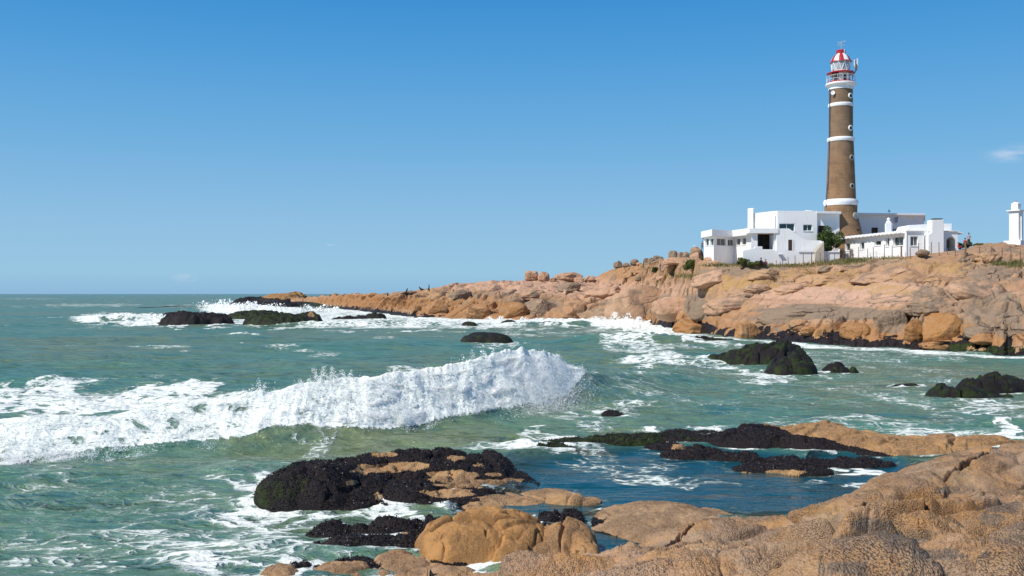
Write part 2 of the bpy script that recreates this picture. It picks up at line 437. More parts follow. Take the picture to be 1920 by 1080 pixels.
pink = spots(xpv, ypv, [(1590, 548, 170, 22, 1), (1120, 542, 120, 20, .7), (1650, 565, 110, 12, .7), (1000, 530, 170, 20, .75), (1250, 545, 80, 12, .6), (1480, 570, 60, 10, .6), (1850, 550, 80, 14, .4), (1450, 550, 60, 12, .7)], True)
orange = np.maximum(spots(xpv, ypv, [(700, 566, 120, 14, .9), (880, 580, 150, 22, .85), (1700, 628, 260, 28, .8), (1230, 600, 140, 18, .85), (1450, 620, 160, 18, .7), (1160, 512, 50, 22, .55), (1380, 590, 60, 14, .4)], True), 0.18)
weed = spots(xpv, ypv, [(1850, 652, 100, 12, .7), (600, 575, 60, 10, .6), (1340, 640, 60, 10, .5)])
grid_obj('headland', HXg, HYg, HZg, dict(mussel=mussel, grey=grey, ochre=ochre, pink=pink, orange=orange, weed=weed), M_head)
tag(bpy.data.objects['headland'], 'granite headland of folded orange, pink and grey rock running out into the sea', kind='structure')

def ground_hit(xp, yp):
    c = int(np.clip(np.searchsorted(xs, xp), 0, C - 1))
    cand = np.where((ypv[:, c] <= yp) & (HZg[:, c] > -0.3))[0]
    r = cand[0] if len(cand) else int(np.argmin(ypv[:, c]))
    return Vector((HXg[r, c], HYg[r, c], HZg[r, c]))
def ground_z(X, Y):
    xp = 960 + X / Y * FPX
    c = int(np.clip(np.searchsorted(xs, xp), 0, C - 1))
    return float(np.interp(Y, HYg[:, c], HZg[:, c]))

# ------------------------------------------------------------------ rocks as domed, fractured meshes
ROCKB = []
def rock(name, blobs, mat, label, cat, layers, res=0.06, mussels=None, weed=None, grey=None, orange=0.3, ochre=None, seed=0, group=None, fine=0.0, power=2.6, sharp=0.0):
    """blobs: (x px, waterline row in front, half width px, top row, half depth m [, rot])"""
    B = []
    for b in blobs:
        xc, yb, w, yt, dh = b[:5]; rot = b[5] if len(b) > 5 else 0.0
        dc = sea_d(yb) + dh
        B.append(((xc - 960) / FPX * dc, dc, w / FPX * dc, dh, EYE - (yt - HZ) / FPX * dc, rot))
    ROCKB.append((B, power))
    x0 = min(b[0] - 1.25 * max(b[2], b[3] * abs(math.sin(b[5]))) for b in B) - 0.3; x1 = max(b[0] + 1.25 * max(b[2], b[3] * abs(math.sin(b[5]))) for b in B) + 0.3
    y0 = min(b[1] - 1.25 * max(b[3], b[2] * abs(math.sin(b[5]))) for b in B) - 0.3; y1 = max(b[1] + 1.25 * max(b[3], b[2] * abs(math.sin(b[5]))) for b in B) + 0.3
    nx = int(min(1000, (x1 - x0) / res)) + 2; ny = int(min(800, (y1 - y0) / res)) + 2
    X, Y = np.meshgrid(np.linspace(x0, x1, nx), np.linspace(y0, y1, ny))
    wx = X + 0.25 * (x1 - x0) * 0.12 * perlin(X / 1.3, Y / 1.3, seed + 3); wy = Y + 0.15 * perlin(X / 1.3, Y / 1.3, seed + 4)
    acc = np.zeros(X.shape); K = 7.0
    Hm = max(b[4] for b in B)
    for (cx, cy, a, d, H, rot) in B:
        ca, sa = math.cos(rot), math.sin(rot)
        dx = wx - cx; dy = wy - cy
        q = (np.abs((dx * ca + dy * sa) / a) ** power + np.abs((-dx * sa + dy * ca) / d) ** power)
        z = H * np.where(q < 1, np.maximum(1 - q, 0) ** 0.55, -0.9 / H * np.minimum(q - 1, 1.5))
        acc = acc + np.exp(K * z / Hm)
    Z = np.log(acc) / K * Hm
    n = rock_noise(X, Y, layers, seed + 7, 0.4, 0.75)
    Z = Z + n * (0.3 + 0.7 * sstep(-0.3 * Hm, 0.6 * Hm, Z))
    if fine: Z = Z + fine * fbm(X * 7, Y * 7, seed + 70, 3, 0.6)
    Xo = X; Yo = Y
    keep = (Z > -1.1)
    kq = keep[:-1, :-1] | keep[1:, :-1] | keep[:-1, 1:] | keep[1:, 1:]
    xq, yq = px(Xo, Yo, Z)
    def f(v):
        if v is None: return np.zeros(X.shape)
        if isinstance(v, (int, float)): return np.full(X.shape, float(v))
        if isinstance(v, tuple): return np.clip(v[0] * (1 - spots(xq, yq, v[1], True)), 0, 1)
        return spots(xq, yq, v, True)
    at_ = dict(mussel=f(mussels), weed=f(weed), grey=f(grey), orange=f(orange), ochre=f(ochre), pink=np.zeros(X.shape))
    o = grid_obj(name, Xo, Yo, Z, at_, mat, None, kq)
    tag(o, label, cat, group)
    return o, (X, Y, Z, at_)

# ------------------------------------------------------------------ big foreground bedrock
FG = [ # (x px, y px, depth)
 (880, 1082, 9.0), (1000, 1056, 10.2), (1130, 1036, 12.0), (1200, 1020, 12.8), (1250, 1000, 13.2), (1320, 972, 13.8), (1440, 971, 14.2),
 (1520, 950, 15.0), (1600, 922, 16.0), (1650, 893, 17.2), (1720, 868, 19.0), (1790, 848, 20.5), (1880, 834, 22.0), (1960, 826, 23.0), (2100, 815, 24),
 (1400, 1082, 7.2), (1650, 1082, 6.6), (1900, 1082, 6.2), (1150, 1082, 8.0), (1900, 950, 11.5), (1650, 985, 11.0), (1300, 1035, 10.3), (1480, 1020, 10.2),
 (1780, 910, 15.0), (1920, 890, 15.5), (1560, 1040, 9.0), (1760, 1020, 8.8), (2200, 950, 11), (2300, 880, 15),
]
pts = [(*at(x, y, d),) for x, y, d in FG]
for x, y, d in FG[:15]:                 # the rock falls away behind its skyline
    p = at(x, y, d + 2.8); pts.append((p.x - (0.9 if x < 1600 else 2.0), d + 2.8, -0.6))
pts += [(-2.0, 8.0, 0.2), (-3.0, 6.0, 0.3), (-2.4, 10.5, -0.8), (-1.2, 3.0, 3.0), (3, 3, 3.4), (8, 4, 3.6), (12, 10, 3.4), (16, 16, 3.0), (-5, 4, -.5), (18, 26, .5)] + [(x_, y_, -1.2) for x_, y_ in ((0, 17), (2, 19), (4, 21), (0, 22), (5.5, 25), (8.5, 27), (-3, 14), (2, 26), (-2, 19))]
P = np.array(pts); n_ = len(P)
def tps(r2): return np.where(r2 > 1e-9, 0.5 * r2 * np.log(np.maximum(r2, 1e-9)), 0)
Kk = tps(((P[:, None, :2] - P[None, :, :2]) ** 2).sum(-1)) + 0.01 * np.eye(n_)
Pm = np.hstack([np.ones((n_, 1)), P[:, :2]])
sol = np.linalg.solve(np.block([[Kk, Pm], [Pm.T, np.zeros((3, 3))]]), np.concatenate([P[:, 2], np.zeros(3)]))
fx = np.concatenate([np.arange(780, 1960, 1.5), np.arange(1960, 2500, 5)])
fd = np.concatenate([np.linspace(3.2, 6, 24, endpoint=False), 6 * (25 / 6.0) ** np.linspace(0, 1, 620)])
FXP, FD = np.meshgrid(fx, fd)
FX = (FXP - 960) / FPX * FD
FZ = sol[n_] + sol[n_ + 1] * FX + sol[n_ + 2] * FD
for i in range(n_): FZ = FZ + sol[i] * tps((FX - P[i, 0]) ** 2 + (FD - P[i, 1]) ** 2)
FZ = np.clip(FZ, -1.2, 4.2)
lob = rock_noise(FX, FD, [(3.2, 0.30), (1.3, 0.26)], 203, 0.25, 0.6)
lob2 = rock_noise(FX, FD, [(0.62, 0.04)], 233, 0.3, 0.75) * sstep(-.1, .35, fbm(FX * .7, FD * .7, 240, 3))
f1, f2, idv, dx, dy = worley(FX * 44, FD * 44, 301)
f1, f2, idv, dx, dy = worley(FX * 11, FD * 11, 331)
barn = (1 - f1) * 0.004
bm = sstep(-0.25, 0.25, fbm(FX * .8, FD * .8, 400, 3) + 0.15)
for it_ in range(4):      # the skyline of the bedrock
    fxp0, fyp0 = px(FX, FD, FZ)
    fyv_ = np.where(FZ > 0.05, fyp0, 9e3); yt_ = fyv_.min(0); rt_ = FD[fyv_.argmin(0), 0]
    dlt = np.where(fx < 1990, np.interp(fx, [p[0] for p in FG[:15]], [p[1] for p in FG[:15]]) - yt_, 0); dlt = np.where(yt_ > 5e3, 0, dlt)
    FZ = FZ - blur(dlt[None, :], 6, 1) * FD / FPX * sstep(.62, 1.0, FD / rt_)
fxp0, fyp0 = px(FX, FD, FZ)
sil = np.interp(fxp0, [p[0] for p in FG[:15]], [p[1] for p in FG[:15]])
wl_ = 0.12 + 0.88 * sstep(6, 72, fyp0 - sil)
CREV = [(1782, 918, 22, 6, 1, -.6), (1560, 1066, 80, 5, 1, -.1), (1852, 1042, 10, 26, 1), (1690, 1052, 60, 5, 1, .05), (1268, 1006, 40, 5, 1, -.7), (1300, 1042, 150, 4, .7, -.05), (1890, 950, 46, 6, 1, .15), (1600, 990, 40, 6, .9, -.6), (1740, 985, 8, 22, .8, .5), (1820, 862, 60, 5, .8, -.5), (1900, 905, 50, 5, .8, -.5), (1480, 968, 60, 5, .6, .3), (1650, 1035, 90, 5, .8, -.25)]
carve = spots(fxp0, fyp0, CREV, True)
FZ = FZ - .24 * carve
FZ = FZ + (lob - lob.mean() - .03) * wl_ + lob2 * wl_ - 0.015 + barn * (0.35 + 0.65 * bm) + 0.045 * fbm(FX * 2.5, FD * 2.5, 410, 5, .6)
fxp, fyp = px(FX, FD, FZ)
f_or = np.maximum(spots(fxp, fyp, [(1480, 955, 60, 25, .55), (1740, 950, 90, 40, .85), (1830, 965, 60, 25, .8), (1700, 1000, 90, 30, .5), (1560, 1040, 80, 25, .6), (1620, 940, 60, 30, .3), (1850, 1040, 50, 25, .6), (1330, 1060, 60, 20, .6), (1300, 985, 40, 12, .7)], True), 0.30 + 0.6 * fbm(FX * 1.1, FD * 1.1, 55, 4))
f_gy = np.clip(spots(fxp, fyp, [(1820, 920, 120, 30, .4), (1400, 1020, 120, 40, .35), (1650, 1010, 120, 30, .5), (1880, 985, 60, 40, .45), (1540, 1000, 60, 30, .35), (1640, 985, 50, 14, .9), (1690, 1012, 60, 12, .85), (1875, 950, 50, 14, .8), (1860, 975, 30, 14, .9), (1780, 920, 26, 8, 1.2), (1600, 1060, 70, 7, 1.1), (1850, 1048, 20, 18, 1.0), (1760, 1040, 60, 12, .9)], True) + 0.12 * fbm(FX * 2, FD * 2, 56, 3), 0, 1)
f_mu = 1 - sstep(0.25, 0.75, FZ + 0.25 * fbm(FX * 2, FD * 2, 57, 3))
fg = grid_obj('foreground_bedrock', FX, FD, FZ, dict(orange=np.clip(f_or, 0, 1), grey=f_gy, mussel=f_mu, ochre=spots(fxp, fyp, [(1780, 895, 60, 20, .6), (1640, 985, 50, 15, .6), (1550, 960, 40, 14, .6)]), pink=spots(fxp, fyp, [(1150, 1060, 220, 30, .25)]), weed=FX * 0), M_near)
tag(fg, 'barnacle-crusted granite bedrock sloping from the bottom right corner to the tide pool', kind='structure')

# ------------------------------------------------------------------ near rocks around the pool
ML = [(1.6, 0.10), (0.7, 0.06), (0.3, 0.03)]
SH = []       # mussel carpets collected as (X, Y, Z, mask)
def nrock(*a, **k):
    o, d = rock(*a, **k); SH.append(d); return o
nrock('mussel_rock', [(720, 948, 225, 878, 2.6), (590, 957, 92, 868, 1.6), (525, 959, 52, 893, .9), (840, 925, 120, 860, 2.0), (700, 915, 100, 856, 1.3), (935, 930, 70, 903, 1.6), (640, 956, 80, 920, 1.0), (790, 952, 120, 930, 1.1), (880, 948, 60, 930, .8)], M_mid,
      'long low rock covered in black mussels with bare tan patches, left of the tide pool', 'rock', [(2.4, 0.17), (0.9, 0.12), (0.35, 0.06)], 0.026,
      (1.0, [(738, 876, 74, 11, 1, -.06), (690, 880, 32, 10, 1), (720, 851, 26, 6, 1), (850, 893, 50, 13, 1), (888, 907, 76, 9, 1), (840, 925, 52, 9, 1), (930, 934, 36, 7, 1), (660, 905, 14, 6, .8), (855, 859, 20, 5, 1), (897, 872, 12, 4, 1), (925, 890, 16, 4, 1), (960, 900, 24, 5, 1), (710, 930, 9, 9, .8)]),
      [(520, 915, 60, 60, .45), (560, 880, 60, 14, .3)], None, 0.25, seed=500, fine=0.02, power=3.0)
nrock('orange_boulder', [(895, 1068, 118, 966, 1.15), (960, 1040, 75, 959, 1.0), (860, 1072, 75, 1000, .8), (985, 1060, 50, 985, .8)], M_near,
      'large rounded orange boulder with barnacles, in front of the mussel rock', 'boulder', [(1.2, 0.12), (0.5, 0.07)], 0.017, [(820, 1062, 60, 12, .9), (960, 1072, 60, 12, .8)], None, None, 1.2, seed=520, fine=0.018, power=2.3)
nrock('cleft_boulder', [(1055, 1052, 68, 982, .75), (1075, 1050, 40, 996, .6), (1030, 1062, 45, 1018, .5), (990, 1068, 45, 1032, .5), (1100, 1062, 32, 1020, .5)], M_near,
      'smaller tan boulder split by dark clefts, touching the orange boulder on its right', 'boulder', [(0.9, 0.07), (0.35, 0.04)], 0.016, [(1075, 1040, 40, 12, .45)], None, None, 0.7, seed=540, fine=0.018, power=2.4)
nrock('flat_boulder', [(1240, 1024, 118, 958, 1.9), (1170, 1010, 60, 975, 1.1), (1320, 1008, 84, 972, 1.4)], M_near,
      'broad smooth tan boulder lying between the tide pool and the bedrock slope', 'boulder', [(1.6, 0.045), (0.5, 0.015)], 0.022, [(1070, 975, 60, 25, .95), (1140, 1012, 80, 12, .9, .25), (1180, 1030, 60, 10, .9)], None, None, 0.22, ochre=0.25, seed=560, fine=0.018, power=2.4)
nrock('wet_ledge', [(905, 958, 42, 938, .6), (960, 948, 62, 935, .55), (1010, 932, 70, 924, .5)], M_mid,
      'nearly submerged tan rock shelf between the mussel rock and the orange boulder', 'rock', [(1.2, 0.05), (0.4, 0.025)], 0.025, [(900, 948, 40, 8, .4)], None, None, 0.2, seed=580, fine=0.012)
nrock('low_mussel_rock', [(620, 1014, 46, 988, .5), (770, 1012, 90, 980, .6), (700, 1002, 50, 984, .4), (690, 1048, 110, 1012, .65), (800, 1042, 60, 1018, .5), (600, 1048, 50, 1032, .4), (640, 1085, 110, 1058, .45), (1050, 985, 40, 962, .4)], M_mid,
      'low wet rocks under black mussels, washed by foam left of the orange boulder', 'rock', [(1.0, 0.10), (0.45, 0.07), (0.2, .03)], 0.024, (1.0, [(760, 1000, 8, 4, .6)]), [(700, 1015, 60, 20, .3)], None, 0.2, seed=600, fine=0.02)
nrock('round_boulder', [(645, 1100, 62, 1058, .5)], M_near, 'rounded tan boulder cut by the bottom edge, left of the two low humps', 'boulder', [(0.9, 0.04), (0.35, .02)], 0.016, None, None, None, .5, seed=620, fine=.015)
nrock('humped_boulder', [(735, 1078, 48, 1046, .45), (760, 1098, 78, 1062, .6), (800, 1090, 60, 1056, .5), (845, 1100, 60, 1062, .5)], M_near, 'humped tan rocks at the bottom edge below the orange boulder', 'boulder', [(0.9, 0.06), (0.35, .03)], 0.016, None, None, None, .4, seed=640, fine=.015)
nrock('small_boulder', [(525, 1108, 42, 1064, .4)], M_near, 'small tan boulder in the bottom edge, the leftmost of the row', 'boulder', [(0.7, 0.03), (0.3, .02)], 0.016, None, None, None, .5, seed=650, fine=.015)
nrock('wet_ledge', [(1060, 946, 38, 927, .4), (1100, 944, 30, 935, .3)], M_mid, 'small tan rock just breaking the surface at the left of the tide pool', 'rock', [(0.7, 0.04), (0.3, .02)], 0.02, None, None, None, .3, seed=585, fine=.012)
# ledge across the pool
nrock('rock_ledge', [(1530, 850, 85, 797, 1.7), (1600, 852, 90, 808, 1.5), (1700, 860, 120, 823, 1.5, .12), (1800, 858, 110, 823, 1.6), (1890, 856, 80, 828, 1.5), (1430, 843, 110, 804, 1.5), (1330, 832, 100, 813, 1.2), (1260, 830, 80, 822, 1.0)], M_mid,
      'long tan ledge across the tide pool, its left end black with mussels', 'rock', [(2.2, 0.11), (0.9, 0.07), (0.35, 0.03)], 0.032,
      [(1340, 815, 150, 26, 1), (1420, 825, 70, 32, 1), (1480, 832, 70, 20, 1, .05), (1570, 845, 110, 17, 1, .13), (1660, 862, 80, 8, 1, .05), (1500, 806, 20, 4, .0), (1260, 825, 90, 14, 1)], [(1250, 820, 70, 12, .6)], None, 0.55, ochre=[(1320, 818, 50, 8, .7)], seed=660, fine=.015, power=2.8)  # mussel spots along the lower front also paint the shadow under the overhang
nrock('weed_rock', [(1030, 853, 55, 831, .9, .2), (1110, 836, 80, 823, .8), (1180, 832, 70, 817, .9)], M_mid, 'low rock with green seaweed at the back left of the tide pool', 'rock', [(0.8, 0.08), (0.3, .05)], 0.03, 1.0, 0.85, seed=680)
nrock('pool_mussel_rock', [(1300, 862, 64, 842, .7), (1370, 866, 50, 849, .6), (1245, 846, 40, 834, .6)], M_mid, 'black mussel patch rising from the pool below the ledge', 'rock', [(0.9, 0.10), (0.3, .05)], 0.028, (1.0, [(1270, 838, 14, 6, 1), (1350, 835, 20, 4, 1)]), None, seed=690, fine=.02)
nrock('banded_mussel_rock', [(1480, 880, 90, 861, .9), (1600, 878, 80, 862, .6), (1430, 888, 60, 874, .5), (1510, 893, 50, 880, .4)], M_mid, 'flat mussel rock with a yellow-green strip in the middle of the tide pool', 'rock', [(0.9, 0.07), (0.3, .04)], 0.028, (1.0, [(1475, 886, 42, 6, 1), (1400, 889, 26, 4, .9)]), None, None, .2, ochre=1.0, seed=700, fine=.02)
nrock('lone_mussel_rock', [(1148, 795, 26, 773, .7)], M_mid, 'small dark rock alone in the green water behind the weed-covered rock', 'rock', [(0.8, 0.06), (0.3, .03)], 0.04, 1.0, .4, seed=710)
# sea rocks
SL = [(3.0, 0.26), (1.2, 0.22), (0.5, .10)]
def srock(name, blobs, label, seed, res=0.1, weed=0.5, mus=1.0, layers=SL, **k):
    return rock(name, blobs, M_mid, label, 'rock', layers, res, mus, weed, seed=seed, **k)[0]
srock('sea_rock', [(912, 648, 50, 625, 2.2), (930, 648, 30, 627, 1.8)], 'smooth dark domed rock alone behind the breaking wave', 720, layers=[(3, .12), (1, .05)])
srock('sea_rock', [(1445, 690, 78, 647, 2.4), (1478, 708, 44, 668, 1.8), (1400, 685, 50, 660, 1.8), (1345, 683, 34, 670, 1.2), (1450, 668, 60, 646, 1.5)], 'biggest dark weedy rock in the bay, with two humps', 730, 0.05)
srock('sea_rock', [(1575, 703, 34, 688, .9)], 'small dark rock in the bay just right of the biggest dark rock', 740, 0.05)
srock('sea_rock', [(1697, 732, 28, 718, .7)], 'thin strip of dark rock barely showing above the bay water', 750, 0.04, layers=[(1, .04), (.4, .03)])
srock('sea_rock', [(1800, 752, 52, 721, 1.0), (1850, 738, 60, 706, 1.2), (1890, 736, 40, 712, 1.0), (1770, 748, 36, 727, .8), (1830, 750, 60, 730, .8)], 'flat two-tier dark rock in the bay near the right edge', 760, 0.045)
srock('sea_rock', [(1310, 644, 40, 632, 1.3), (1350, 646, 34, 636, 1.2)], 'flat dark slab at the foot of the headland left of the mussel cliff', 770, 0.07)
srock('sea_rock', [(350, 611, 45, 586, 4, .0), (395, 610, 40, 588, 3), (330, 600, 34, 586, 3)], 'dark rock in the surf, the left one of the two nearer reefs', 780, 0.22, weed=.3)
srock('sea_rock', [(520, 613, 60, 588, 5), (480, 600, 55, 583, 6), (575, 611, 28, 585, 3), (545, 612, 50, 593, 3)], 'green-black rock in the surf with a pointed right end', 790, 0.22, weed=.6, mus=(1.0, [(583, 589, 6, 7, 1)]))
srock('sea_rock', [(480, 571, 38, 557, 12), (530, 572, 44, 550, 12), (552, 571, 22, 548, 10), (460, 573, 24, 563, 8), (510, 577, 50, 566, 8)], 'far islet with an orange top at the tip of the headland', 800, 0.45, weed=.3, mus=(1.0, [(545, 553, 40, 8, 1), (510, 555, 20, 5, 1)]), orange=.9, layers=[(9, .5), (4, .3), (1.8, .12)])
srock('sea_rock', [(670, 600, 45, 594, 3), (705, 600, 20, 589, 2)], 'low dark rock strip in white water off the headland tip', 810, 0.2, weed=.4)
srock('sea_rock', [(880, 614, 15, 603, 1.3)], 'tiny dark rock awash, left of its two fellows off the orange cliff', 820, 0.1, layers=[(1.5, .06)])
srock('sea_rock', [(954, 612, 17, 600, 1.4)], 'small dark rock awash in the foam below the orange cliff, the middle one', 830, 0.1, layers=[(1.5, .06)])
srock('sea_rock', [(1027, 612, 14, 602, 1.3)], 'tiny dark rock awash below the orange cliff, the right one', 840, 0.1, layers=[(1.5, .06)])
srock('sea_rock', [(1450, 656, 60, 648, 1.0)], 'low dark rock shelf just behind the biggest rock of the bay', 850, 0.07)
# ------------------------------------------------------------------ the sea
WV = [  # photo column, wave base row, crest row, crest distance behind the base
 (-900, 960, 880, 2.5), (-200, 895, 815, 2.4), (0, 876, 800, 2.2), (200, 864, 791, 2.3), (390, 850, 768, 2.5), (500, 846, 747, 2.7), (600, 840, 728, 2.8), (700, 834, 718, 2.9),
 (780, 825, 708, 3.0), (850, 815, 697, 3.1), (920, 803, 680, 3.2), (980, 793, 668, 3.4), (1020, 783, 665, 3.6), (1060, 778, 684, 4.6), (1100, 774, 697, 5.6), (1150, 770, 707, 7.3), (1220, 760, 712, 8), (1320, 715, 706, 2.6), (1500, 700, 696, 2.5)]
wx_, wb_, wc_, wh_ = [], [], [], []
for xq, yb, yc, dd in WV:
    b = sea_d(yb); c = b + dd
    wx_.append((xq - 960) / FPX * c); wb_.append(b); wc_.append(c); wh_.append(max(0.05, EYE - (yc - HZ) / FPX * c))
def wave_line(X): return np.interp(X, wx_, wb_), np.interp(X, wx_, wc_), np.interp(X, wx_, wh_)
def breaker(X, Y):
    b, c, h = wave_line(X + 0.25 * perlin(X * .8, Y * .8, 3))
    c = c + 0.22 * perlin(X * 0.5, X * 0, 12); s = Y - c
    h = h * (1 + (0.07 * perlin(X * 0.6, Y * .6, 13) + 0.015 * perlin(X * 2.6, Y * 2.6, 14)) * np.exp(-(s / 1.3) ** 2))
    front = np.clip(1 + s / np.maximum(c - b, .5), 0, 1)
    back = np.exp(-np.maximum(s, 0) / 2.6) * (1 + np.maximum(s, 0) / 3.2) * 0.999
    prof = np.where(s < 0, front ** 1.5 * (1.25 - 0.25 * front) , back)
    return h * np.clip(prof, 0, 1.2), s, h
HUMP = [ # secondary waves (x px, row, half width px, half depth m, height m, lean)
 (1160, 648, 130, 3.2, 0.75, .35), (1150, 612, 130, 3.0, 1.0, 0), (1050, 606, 140, 3.0, .5, 0), (240, 605, 90, 6, 1.2, .1), (470, 583, 70, 12, 1.8, 0), (420, 578, 90, 14, 1.2, 0), (700, 612, 260, 5, .6, 0), (455, 634, 45, 4, .45, 0), (1880, 812, 60, 0.7, .25, .3),
 (1000, 842, 130, .7, .16, 0), (1180, 775, 90, .9, .22, 0), (60, 724, 60, 2, .22, 0), (1250, 650, 80, 2, .5, .6),
 (300, 640, 340, 4, .35, 0), (700, 655, 300, 4, .32, .02), (200, 690, 400, 3.0, .25, 0)]
def humps(X, Y):
    z = 0
    for xq, yq, w, dh, h, lean in HUMP:
        d = sea_d(yq); cx = (xq - 960) / FPX * d; a = w / FPX * d
        u = (X - cx) / a
        s = (Y - d - 0.8 * perlin(X * .25, X * 0, 5) * dh * .5 + lean * (X - cx)) / dh
        z = z + h * np.exp(-u * u) * np.where(s < 0, np.exp(-(s * 2.2) ** 2), np.exp(-s * s)) * (1 + .25 * perlin(X * 1.1, Y * .8, 9))
    return z
def chop(X, Y, pool):
    z = 0; dY = np.maximum(np.gradient(Y, axis=0), 1e-3)
    for i, (L, a, an, th) in enumerate([(14, .22, .35, .12), (7.5, .24, .4, -.25), (4.2, .21, .45, .3), (2.3, .155, .5, -.1), (1.25, .090, .55, .35), (0.7, .045, .6, -.3), (0.36, .020, .7, .2)]):
        ca, sa = math.cos(th), math.sin(th)
        u = (X * ca + Y * sa) / L * an; v = (-X * sa + Y * ca) / L
        n = perlin(u + .3 * perlin(u * .7, v * .7, i), v, 800 + i)
        ridge = 1 - 2.0 * np.abs(perlin(u + 7, v + .35 * n, 830 + i))
        f = 1 - sstep(0.36, 0.75, dY / L)
        z = z + a * f * (0.55 * n + 0.5 * ridge)
    return z * (1 - 0.86 * pool)

def pool_mask(xp, yp):
    return spots(xp, yp, [(1180, 905, 260, 62, 1), (1450, 915, 270, 62, 1, -.02), (1300, 880, 260, 50, 1), (1140, 1010, 130, 55, 1), (1600, 880, 130, 34, 1), (1000, 950, 150, 36, .9), (1700, 850, 160, 18, .6), (900, 1000, 130, 30, .6)])
FO = [ # foam density on flat water (x px, row, rx, ry, density[, slope])
 (240, 600, 120, 13, .85), (330, 606, 130, 9, .75), (470, 580, 110, 12, .85), (640, 605, 300, 12, .66), (800, 612, 260, 8, .62), (560, 590, 160, 10, .68), (680, 580, 80, 8, .7), (740, 597, 120, 8, .65), (1000, 607, 260, 7, .72),
 (1160, 606, 110, 14, 1.0), (1230, 622, 60, 12, .8), (1300, 640, 80, 8, .65, .2), (1200, 660, 90, 26, .62, .25), (1290, 690, 110, 10, .6), (455, 633, 32, 6, .7), (50, 722, 60, 5, .6), (160, 727, 200, 6, .42),
 (120, 765, 420, 36, .72), (330, 755, 220, 22, .72), (1180, 640, 70, 10, .55), (1100, 626, 220, 9, .45), (930, 652, 60, 6, .5),
 (1130, 790, 180, 34, .40), (1000, 840, 150, 11, .55), (880, 838, 150, 8, .45), (1880, 815, 70, 18, .8, -.3), (1700, 815, 320, 20, .46), (1500, 720, 460, 60, .34), (1650, 670, 260, 18, .42), (1820, 765, 150, 20, .5), (1440, 712, 90, 8, .6), (1560, 706, 60, 6, .5),
 (1300, 770, 300, 40, .34), (250, 985, 330, 90, .42), (120, 1060, 260, 60, .46), (420, 1060, 170, 60, .56), (520, 985, 110, 50, .54), (460, 965, 110, 16, .7), (640, 966, 220, 8, .62), (420, 900, 60, 12, .5), (600, 860, 60, 10, .5, -.3), (430, 1010, 120, 60, .5),
 (1330, 855, 110, 10, .45), (1160, 868, 150, 20, .44), (1250, 893, 170, 14, .46), (1560, 905, 120, 10, .46), (1580, 855, 130, 6, .60, .08), (1640, 870, 60, 7, .6), (1130, 846, 40, 8, .45), (1350, 955, 60, 8, .42), (1040, 968, 26, 9, .75), (870, 1010, 50, 5, .7), (980, 1062, 60, 6, .8, .3), (820, 980, 90, 8, .55),
 (1150, 562, 300, 5, .0), (170, 572, 120, 3, .5), (350, 574, 60, 3, .5), (60, 560, 80, 2, .4), (440, 572, 60, 3, .7), (40, 575, 30, 2, .4),
 (300, 878, 420, 10, .30)]
SHORE_FOAM = [(600, 580), (650, 584), (700, 589), (780, 599), (900, 604), (1000, 606), (1120, 607), (1200, 612), (1300, 634), (1400, 645), (1500, 651), (1600, 656), (1700, 660), (1800, 667), (1920, 674)]

wxs = np.concatenate([-900 - 200 * 1.35 ** np.arange(10)[::-1], np.arange(-900, -120, 8.0), np.arange(-120, 2020, 1.7), np.arange(2020, 2900, 10), 2900 + 200 * 1.35 ** np.arange(10)])
rows = np.concatenate([HZ + 0.12 * 1.13 ** np.arange(0, 22), HZ + 2 + np.arange(0, 60, 0.45), np.arange(HZ + 62, 1100, 0.95), np.arange(1100, 1500, 10)])
rows = np.unique(rows)[::-1]
WXP, WYP = np.meshgrid(wxs, rows)
WY = sea_d(WYP); WX = (WXP - 960) / FPX * WY
pool = pool_mask(WXP, WYP)
br, bs, bh = breaker(WX, WY)
hm = humps(WX, WY)
ch = chop(WX, WY, pool)
near_left = spots(WXP, WYP, [(200, 980, 500, 110, 1)])
WZ = ch * (1 - 0.1 * near_left) * (1 + .5 * spots(WXP, WYP, [(1250, 650, 200, 50, 1)])) + br + hm * 1.0 - 0.03
bay = spots(WXP, WYP, [(1650, 730, 420, 90, 1)])
WZ = WZ * (1 - 0.25 * bay)
wxp, wyp = px(WX, WY, WZ)
far_bit = np.clip((WY - 120) / 200, 0, 1)
wpx1 = fbm(WX * .22, WY * .12, 61, 4, .6); dens = spots(WXP + 26 * wpx1 * np.clip((WYP - HZ) / 120, .25, 2), WYP + 14 * fbm(WX * .22, WY * .12, 62, 4, .6) * np.clip((WYP - HZ) / 120, .1, 2), FO)
sfy = np.interp(WXP, [p[0] for p in SHORE_FOAM], [p[1] for p in SHORE_FOAM])
dens = np.maximum(dens, 0.78 * np.exp(-((WYP - sfy) / 5.0) ** 2) * sstep(560, 620, WXP))
